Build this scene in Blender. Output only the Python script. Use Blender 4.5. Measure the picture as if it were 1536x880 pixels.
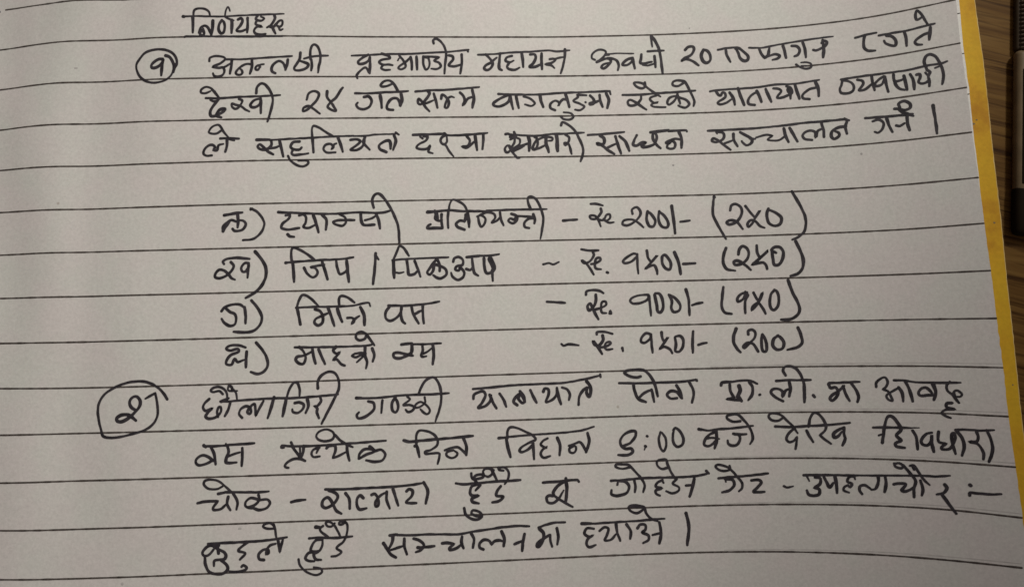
import bpy, bmesh, math, random
from mathutils import Vector, Matrix, noise

random.seed(7)
MM = 0.001                                   # the scene is in metres, the tables below in millimetres
scene = bpy.context.scene
for o in list(bpy.data.objects):
    bpy.data.objects.remove(o)

# ------------------------------------------------------------------ camera
cam_data = bpy.data.cameras.new('camera')
cam = bpy.data.objects.new('camera', cam_data)
scene.collection.objects.link(cam)
cam_data.sensor_width = 36.0
cam_data.lens = 1150.0 / 1536.0 * 36.0
cam_data.clip_start = 0.005
cam_data.clip_end = 50
rot = Matrix([[0.99955892, 0.02497535, -0.01606835], [-0.02655727, 0.99387902, -0.10723431], [0.01329178, 0.10761375, 0.99410392]]).to_4x4()
cam.matrix_world = Matrix.Translation((0.000073, -0.016071, 0.138504)) @ rot
scene.camera = cam

# ------------------------------------------------------------------ world and light
world = bpy.data.worlds.new('World')
scene.world = world
world.use_nodes = True
bg = world.node_tree.nodes['Background']
bg.inputs['Color'].default_value = (1.0, 0.89, 0.885, 1)      # dim light of the room itself
bg.inputs['Strength'].default_value = 0.155

def lamp(name, kind, loc, target, energy, color, **kw):
    d = bpy.data.lights.new(name, kind)
    d.energy = energy
    d.color = color
    for k, v in kw.items():
        setattr(d, k, v)
    o = bpy.data.objects.new(name, d)
    scene.collection.objects.link(o)
    o.location = loc
    o.rotation_euler = (Vector(target) - Vector(loc)).to_track_quat('-Z', 'Y').to_euler()
    return o

lamp('room_lamp', 'SPOT', (0.36, 0.44, 0.43), (-0.012, 0.048, 0.0), 19.6, (1.0, 0.99, 0.93),
     spot_size=math.radians(25.3), spot_blend=1.0, shadow_soft_size=0.06)

scene.view_settings.view_transform = 'Standard'
scene.view_settings.look = 'None'
scene.view_settings.exposure = 0.0
scene.view_settings.gamma = 1.0
scene.cycles.filter_width = 1.55

# ------------------------------------------------------------------ materials
def new_mat(name):
    m = bpy.data.materials.new(name)
    m.use_nodes = True
    nt = m.node_tree
    b = nt.nodes['Principled BSDF']
    return m, nt, b

def nd(nt, t, **kw):
    n = nt.nodes.new(t)
    for k, v in kw.items():
        if k in n.inputs:
            n.inputs[k].default_value = v
        else:
            setattr(n, k, v)
    return n

def ramp(nt, fac, stops):
    r = nt.nodes.new('ShaderNodeValToRGB')
    e = r.color_ramp.elements
    while len(e) < len(stops):
        e.new(0.5)
    for i, (p, c) in enumerate(stops):
        e[i].position = p
        e[i].color = (*c, 1)
    nt.links.new(fac, r.inputs['Fac'])
    return r

def coords(nt, scale=(1, 1, 1), rotz=0.0):
    tc = nt.nodes.new('ShaderNodeTexCoord')
    turn = nt.nodes.new('ShaderNodeMapping')
    turn.inputs['Rotation'].default_value = (0, 0, rotz)
    nt.links.new(tc.outputs['Object'], turn.inputs['Vector'])
    mp = nt.nodes.new('ShaderNodeMapping')
    mp.inputs['Scale'].default_value = scale
    nt.links.new(turn.outputs['Vector'], mp.inputs['Vector'])
    return mp.outputs['Vector']

def bump(nt, b, height, strength, dist):
    bp = nd(nt, 'ShaderNodeBump', Strength=strength, Distance=dist)
    nt.links.new(height, bp.inputs['Height'])
    nt.links.new(bp.outputs['Normal'], b.inputs['Normal'])

def mixrgb(nt, fac, a, c, blend='MIX'):
    m = nt.nodes.new('ShaderNodeMix')
    m.data_type = 'RGBA'
    m.blend_type = blend
    for sock, val in ((m.inputs[0], fac), (m.inputs[6], a), (m.inputs[7], c)):
        if hasattr(val, 'links'):
            nt.links.new(val, sock)
        elif isinstance(val, tuple):
            sock.default_value = (*val, 1)
        else:
            sock.default_value = val
    return m.outputs[2]

def paper_material(name, warm, cool):
    m, nt, b = new_mat(name)
    v = coords(nt)
    n1 = nd(nt, 'ShaderNodeTexNoise', Scale=105.0, Detail=3.0, Roughness=0.6)
    nt.links.new(v, n1.inputs['Vector'])
    tone = ramp(nt, n1.outputs['Fac'], [(0.36, warm), (0.64, cool)])
    n2 = nd(nt, 'ShaderNodeTexNoise', Scale=1900.0, Detail=5.0, Roughness=0.8)
    nt.links.new(v, n2.inputs['Vector'])
    grain = ramp(nt, n2.outputs['Fac'], [(0.30, (0.80, 0.80, 0.80)), (0.70, (1.0, 1.0, 1.0))])
    col = mixrgb(nt, 1.0, tone.outputs['Color'], grain.outputs['Color'], 'MULTIPLY')
    # a few small specks and fibres pressed into the sheet
    vo = nd(nt, 'ShaderNodeTexVoronoi', Scale=90.0)
    nt.links.new(v, vo.inputs['Vector'])
    speck = ramp(nt, vo.outputs['Distance'], [(0.012, (0.70, 0.66, 0.63)), (0.032, (1, 1, 1))])
    pick = nd(nt, 'ShaderNodeMath', operation='GREATER_THAN')
    sep = nt.nodes.new('ShaderNodeSeparateColor')
    nt.links.new(vo.outputs['Color'], sep.inputs['Color'])
    nt.links.new(sep.outputs['Red'], pick.inputs[0])
    pick.inputs[1].default_value = 0.86
    col = mixrgb(nt, pick.outputs['Value'], col, mixrgb(nt, 1.0, col, speck.outputs['Color'], 'MULTIPLY'))
    nt.links.new(col, b.inputs['Base Color'])
    b.inputs['Roughness'].default_value = 0.82
    b.inputs['Specular IOR Level'].default_value = 0.25
    n3 = nd(nt, 'ShaderNodeTexNoise', Scale=900.0, Detail=5.0, Roughness=0.65)
    nt.links.new(v, n3.inputs['Vector'])
    bump(nt, b, n3.outputs['Fac'], 0.30, 0.00008)
    return m

M_PAPER = paper_material('writing_paper', (0.752, 0.692, 0.652), (0.726, 0.706, 0.646))
M_BLOCK = paper_material('page_edges', (0.86, 0.83, 0.77), (0.86, 0.835, 0.77))

def ink_material(name, dark, light, rough, scale=900.0):
    m, nt, b = new_mat(name)
    v = coords(nt)
    n = nd(nt, 'ShaderNodeTexNoise', Scale=scale, Detail=3.0)
    nt.links.new(v, n.inputs['Vector'])
    r = ramp(nt, n.outputs['Fac'], [(0.30, dark), (0.72, light)])
    nt.links.new(r.outputs['Color'], b.inputs['Base Color'])
    b.inputs['Roughness'].default_value = rough
    b.inputs['Specular IOR Level'].default_value = 0.2
    return m

M_INK = ink_material('black_pen_ink', (0.020, 0.017, 0.020), (0.052, 0.044, 0.050), 0.6)
M_RULE = ink_material('printed_ruling', (0.036, 0.029, 0.025), (0.125, 0.102, 0.090), 0.8, 1800.0)
M_GHOST = ink_material('ruling_showing_through', (0.47, 0.44, 0.41), (0.60, 0.565, 0.525), 0.85, 700.0)
M_SMUDGE = ink_material('ink_smudge', (0.30, 0.275, 0.265), (0.62, 0.585, 0.55), 0.85, 500.0)
M_SPECK = ink_material('speck', (0.16, 0.12, 0.07), (0.24, 0.17, 0.09), 0.8)

def cover_material():
    m, nt, b = new_mat('yellow_card')
    v = coords(nt)
    n = nd(nt, 'ShaderNodeTexNoise', Scale=48.0, Detail=6.0, Roughness=0.62)
    nt.links.new(v, n.inputs['Vector'])
    r = ramp(nt, n.outputs['Fac'], [(0.34, (0.50, 0.235, 0.018)), (0.43, (0.64, 0.355, 0.022)), (0.56, (0.66, 0.40, 0.024)), (0.66, (0.64, 0.41, 0.022))])
    n2 = nd(nt, 'ShaderNodeTexNoise', Scale=1500.0, Detail=3.0)
    nt.links.new(v, n2.inputs['Vector'])
    g = ramp(nt, n2.outputs['Fac'], [(0.25, (0.86, 0.86, 0.86)), (0.75, (1.0, 1.0, 1.0))])
    nt.links.new(mixrgb(nt, 1.0, r.outputs['Color'], g.outputs['Color'], 'MULTIPLY'), b.inputs['Base Color'])
    b.inputs['Roughness'].default_value = 0.6
    b.inputs['Specular IOR Level'].default_value = 0.10
    bump(nt, b, n2.outputs['Fac'], 0.25, 0.00008)
    return m
M_COVER = cover_material()
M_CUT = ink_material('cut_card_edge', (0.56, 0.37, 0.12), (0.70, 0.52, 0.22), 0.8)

def wood_material():
    m, nt, b = new_mat('varnished_wood')
    v = coords(nt, (8.0, 125.0, 40.0), math.radians(15))
    w = nd(nt, 'ShaderNodeTexNoise', Scale=3.0, Detail=8.0, Roughness=0.62, Distortion=0.9)
    nt.links.new(v, w.inputs['Vector'])
    r = ramp(nt, w.outputs['Fac'], [(0.32, (0.066, 0.028, 0.007)), (0.46, (0.135, 0.066, 0.016)), (0.58, (0.19, 0.100, 0.026)), (0.74, (0.23, 0.130, 0.036))])
    v2 = coords(nt, (16.0, 420.0, 90.0), math.radians(15))
    p = nd(nt, 'ShaderNodeTexNoise', Scale=3.0, Detail=3.0)
    nt.links.new(v2, p.inputs['Vector'])
    pores = ramp(nt, p.outputs['Fac'], [(0.34, (0.42, 0.36, 0.30)), (0.48, (1, 1, 1))])
    nt.links.new(mixrgb(nt, 1.0, r.outputs['Color'], pores.outputs['Color'], 'MULTIPLY'), b.inputs['Base Color'])
    b.inputs['Roughness'].default_value = 0.55
    b.inputs['Specular IOR Level'].default_value = 0.08
    bump(nt, b, p.outputs['Fac'], 0.2, 0.0002)
    return m
M_WOOD = wood_material()

def plastic(name, col, rough, trans=0.0, spec=0.5):
    m, nt, b = new_mat(name)
    v = coords(nt)
    n = nd(nt, 'ShaderNodeTexNoise', Scale=260.0, Detail=3.0)
    nt.links.new(v, n.inputs['Vector'])
    r = ramp(nt, n.outputs['Fac'], [(0.3, tuple(c * 0.8 for c in col)), (0.7, tuple(min(1, c * 1.15) for c in col))])
    nt.links.new(r.outputs['Color'], b.inputs['Base Color'])
    b.inputs['Roughness'].default_value = rough
    b.inputs['Transmission Weight'].default_value = trans
    b.inputs['Specular IOR Level'].default_value = spec
    return m
M_SHELL = plastic('smoky_plastic', (0.050, 0.034, 0.019), 0.45, 0.0, 0.12)
M_DARK = plastic('dark_filling', (0.016, 0.011, 0.006), 0.6, 0.0, 0.03)
M_RIB = plastic('ribbed_plastic', (0.13, 0.10, 0.07), 0.45, 0.0, 0.2)
M_WALL = plastic('inner_wall_plastic', (0.20, 0.14, 0.075), 0.5, 0.0, 0.15)

# ------------------------------------------------------------------ helpers
def link(name, mesh, mat, parent=None):
    o = bpy.data.objects.new(name, mesh)
    scene.collection.objects.link(o)
    if mat:
        o.data.materials.append(mat)
    if parent:
        o.parent = parent
    return o

def from_bm(name, bm, mat, parent=None, smooth=True):
    me = bpy.data.meshes.new(name)
    bm.normal_update()
    bm.to_mesh(me)
    bm.free()
    if smooth:
        for f in me.polygons:
            f.use_smooth = True
    return link(name, me, mat, parent)

def tag(o, label=None, cat=None, group=None, kind=None):
    if label: o['label'] = label
    if cat: o['category'] = cat
    if group: o['group'] = group
    if kind: o['kind'] = kind

def pts(s):
    out = []
    for t in s.split():
        c = t.endswith('!')
        a, b = t.rstrip('!').split(',')
        out.append((float(a), float(b), c))
    return out

def interp(t, xs, ys):
    if t <= xs[0]: return ys[0]
    for i in range(1, len(xs)):
        if t <= xs[i]:
            k = (t - xs[i-1]) / (xs[i] - xs[i-1])
            return ys[i-1] + k * (ys[i] - ys[i-1])
    return ys[-1]

# ------------------------------------------------------------------ the curled sheet: height in mm over the table top
SHEET = [0.190092, 0.536438, 0.222219, -0.345702, -0.484717, -0.263134, -0.562682, -0.603199, -0.235567, 1.840788, -0.436575, 0.255936, 1.387997, -0.020207]
def softplus(t, k):
    q = t / k
    if q > 40: return t
    if q < -40: return 0.0
    return math.log1p(math.exp(q)) * k

def sheet_z(X, Y):
    x, y = X / 90.0, Y / 50.0
    hl = softplus(-(x + 0.70), 0.03) * 10
    hr = softplus(x - 0.36, 0.09) * 10
    hr2 = softplus(x - 0.75, 0.06) * 10
    b = (x*x, x**3, x*y, x*x*y, y*y, x*y*y, hl, hl*y, hl*y*y, hr, hr*y, hr*y*y, hr2, hr2*y)
    z = sum(a * c for a, c in zip(SHEET, b)) - 0.04 * X
    # soft waves of damp handled paper
    g = max(0.0, min(1.0, (-X - 48.0) / 34.0))
    g = g * g * (3 - 2 * g)
    z += g * 0.95 * noise.noise((X * 0.085 + 1.3, Y * 0.030 + X * 0.012, 4.4))
    z += 0.16 * noise.noise((X * 0.045 + 3.1, Y * 0.020, 1.7)) + 0.05 * noise.noise((X * 0.11, Y * 0.07, 9.2))
    return z

EDGE = sorted((b, a) for a, b, _ in pts('83.43,64.39 83.30,48.97 83.24,41.07 83.48,32.62 83.50,24.03 83.61,16.17 83.63,7.28 83.69,-0.41 83.62,-8.52 83.64,-16.69 83.44,-24.90 83.49,-32.94 83.49,-40.28 83.28,-51.50 83.01,-62.35'))
CEDGE = sorted((b, a) for a, b, _ in pts('88.19,67.02 88.20,50.01 88.53,38.46 88.44,28.99 88.30,20.33 88.16,8.80 87.75,-2.43 87.62,-9.95 87.38,-17.89 87.19,-23.46 87.08,-28.96 86.64,-40.74 86.35,-52.16 85.98,-64.17'))
EY, EX = [e[0] for e in EDGE], [e[1] for e in EDGE]
CY, CX = [e[0] for e in CEDGE], [e[1] for e in CEDGE]
def edge_x(Y): return interp(Y, EY, EX)
def cover_x(Y): return interp(Y, CY, CX)
LEFT, TOP, BOTTOM = -104.0, 72.0, -66.0
TABLE = -5.4

def soft_min(a, b, k=0.5):
    return -softplus(-a + b, k) + b if False else b - softplus(b - a, k)

def sheet_solid(name, xr, ztop, zbot, mat, parent, nx=150, ny=110, roughness=0.0, edge_width=0.05, edge_mat=None):
    """closed sheet between two heights, from the gutter to its own cut edge"""
    bm = bmesh.new()
    top, bot = [], []
    for j in range(ny + 1):
        Y = BOTTOM + (TOP - BOTTOM) * j / ny
        xe = xr(Y) + (noise.noise((Y * 0.9, 4.0, 2.0)) + 0.6 * noise.noise((Y * 2.3, 1.0, 5.0))) * roughness
        rim = edge_width * (1.0 + 0.8 * noise.noise((Y * 0.5, 2.0, 2.0)))
        rt, rb = [], []
        for i in range(nx + 1):
            X = xe if i == nx else LEFT + (xe - rim - LEFT) * i / (nx - 1)
            rt.append(bm.verts.new((X * MM, Y * MM, ztop(X, Y) * MM)))
            rb.append(bm.verts.new((X * MM, Y * MM, zbot(X, Y) * MM)))
        top.append(rt); bot.append(rb)
    for j in range(ny):
        for i in range(nx):
            f = bm.faces.new((top[j][i], top[j][i+1], top[j+1][i+1], top[j+1][i]))
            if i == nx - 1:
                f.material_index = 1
            bm.faces.new((bot[j][i], bot[j+1][i], bot[j+1][i+1], bot[j][i+1]))
    # the cut edges get corners of their own so that they stay crisp
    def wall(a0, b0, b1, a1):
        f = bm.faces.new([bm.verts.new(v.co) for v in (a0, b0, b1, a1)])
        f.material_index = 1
    for j in range(ny):
        wall(top[j][nx], bot[j][nx], bot[j+1][nx], top[j+1][nx])
        wall(top[j][0], top[j+1][0], bot[j+1][0], bot[j][0])
    for i in range(nx):
        wall(top[0][i], bot[0][i], bot[0][i+1], top[0][i+1])
        wall(top[ny][i], top[ny][i+1], bot[ny][i+1], bot[ny][i])
    o = from_bm(name, bm, mat, parent)
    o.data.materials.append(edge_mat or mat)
    return o

# ------------------------------------------------------------------ notebook
notebook = bpy.data.objects.new('notebook', None)
scene.collection.objects.link(notebook)
notebook.empty_display_size = 0.02
notebook.location = (0, 0, TABLE * MM)
tag(notebook, 'open ruled notebook with black handwriting and a yellow cover on a wooden table', 'notebook')
def to_book(o):
    o.parent = notebook
    o.location = (0, 0, -TABLE * MM)
    return o

def z_flat(X, Y, drop, flat):
    """height of the lower leaves: under the page, levelling out near the fore edge"""
    return soft_min(sheet_z(X, Y) - drop, sheet_z(edge_x(Y), Y) - flat, 0.25)

page = sheet_solid('page', edge_x, sheet_z, lambda X, Y: sheet_z(X, Y) - 0.11, M_PAPER, None, 190, 130, 0.10)
to_book(page)
tag(page, 'grey white ruled sheet covered in black pen writing')

def block_x(Y):
    return edge_x(Y) + max(-0.9, min(0.86, 0.30 + 0.50 * (Y - 6.0) / 38.0))
block = sheet_solid('page_block', block_x, lambda X, Y: z_flat(X, Y, 0.16, 0.45), lambda X, Y: z_flat(X, Y, 1.35, 1.75), M_BLOCK, None, 110, 70, 0.10)
to_book(block)
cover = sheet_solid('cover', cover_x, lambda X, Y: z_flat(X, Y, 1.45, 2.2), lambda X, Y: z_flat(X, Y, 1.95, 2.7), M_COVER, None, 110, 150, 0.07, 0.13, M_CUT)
to_book(cover)

# ------------------------------------------------------------------ ribbons of ink that follow the sheet
def curve(P, step):
    """Catmull-Rom through the points, broken at the marked corners"""
    runs, cur = [], [P[0]]
    for q in P[1:]:
        cur.append(q)
        if q[2]:
            runs.append(cur); cur = [q]
    if len(cur) > 1 or not runs:
        runs.append(cur)
    out = []
    for run in runs:
        R = [Vector((a, b)) for a, b, _ in run]
        if len(R) == 1:
            out.append(R[0]); continue
        for i in range(len(R) - 1):
            p1, p2 = R[i], R[i+1]
            p0 = R[i-1] if i > 0 else p1 * 2 - p2
            p3 = R[i+2] if i + 2 < len(R) else p2 * 2 - p1
            L = (p2 - p1).length
            d01, d23 = (p1 - p0).length, (p3 - p2).length
            t1 = (p2 - p0) * (L / max(1e-6, d01 + L))
            t2 = (p3 - p1) * (L / max(1e-6, d23 + L))
            n = max(1, int(L / step + 0.5))
            for k in range(n):
                t = k / n
                h1, h2 = 2*t**3 - 3*t*t + 1, t**3 - 2*t*t + t
                h3, h4 = -2*t**3 + 3*t*t, t**3 - t*t
                out.append(p1 * h1 + t1 * h2 + p2 * h3 + t2 * h4)
        out.append(R[-1])
    clean = [out[0]]
    for q in out[1:]:
        if (q - clean[-1]).length > 1e-3:
            clean.append(q)
    return clean

def ribbon(bm, C, width, lift, surf, seed, taper=0.45, wob=0.17):
    """flat stroke with round ends, its width breathing as a pen's does"""
    if len(C) == 1:
        C = [C[0] - Vector((0.03, 0)), C[0] + Vector((0.03, 0))]
    if taper:
        C = [q + Vector((noise.noise((q.x * 1.1 + seed, q.y * 1.1, 7.0)), noise.noise((q.x * 1.1, q.y * 1.1 + seed, 8.0)))) * 0.035 for q in C]
    n = len(C)
    acc = [0.0]
    for i in range(1, n):
        acc.append(acc[-1] + (C[i] - C[i-1]).length)
    tot = acc[-1]
    left, right = [], []
    def put(q, dz=0.0):
        return bm.verts.new((q.x * MM, q.y * MM, (surf(q.x, q.y) + lift + dz) * MM))
    T = []
    for i in range(n):
        a, b = C[max(0, i-1)], C[min(n-1, i+1)]
        t = (b - a)
        T.append(t.normalized() if t.length > 1e-6 else Vector((1, 0)))
    def w_at(i):
        s, e = acc[i], tot - acc[i]
        w = width * 0.5
        w *= 1.0 + wob * 1.6 * noise.noise((C[i].x * 0.75 + seed, C[i].y * 0.75, seed * 0.37))
        end = 1.0 - (1.0 - min(1.0, 0.78 + 0.22 * e / (width * 1.5))) * (1 if taper else 0)
        w *= end
        return w
    for i in range(n):
        nrm = Vector((-T[i].y, T[i].x))
        w = w_at(i)
        left.append(put(C[i] + nrm * w)); right.append(put(C[i] - nrm * w))
    for i in range(n - 1):
        bm.faces.new((right[i], right[i+1], left[i+1], left[i]))
    for i, sgn, Lv, Rv in ((0, -1, left[0], right[0]), (n-1, 1, left[-1], right[-1])):
        nrm = Vector((-T[i].y, T[i].x)); w = w_at(i)
        arc = [put(C[i] + (nrm * math.cos(a) + T[i] * sgn * math.sin(a)) * w) for a in (math.pi * k / 6 for k in range(1, 6))]
        ring = [Lv] + arc + [Rv]
        bm.faces.new(ring if sgn < 0 else list(reversed(ring)))

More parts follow.
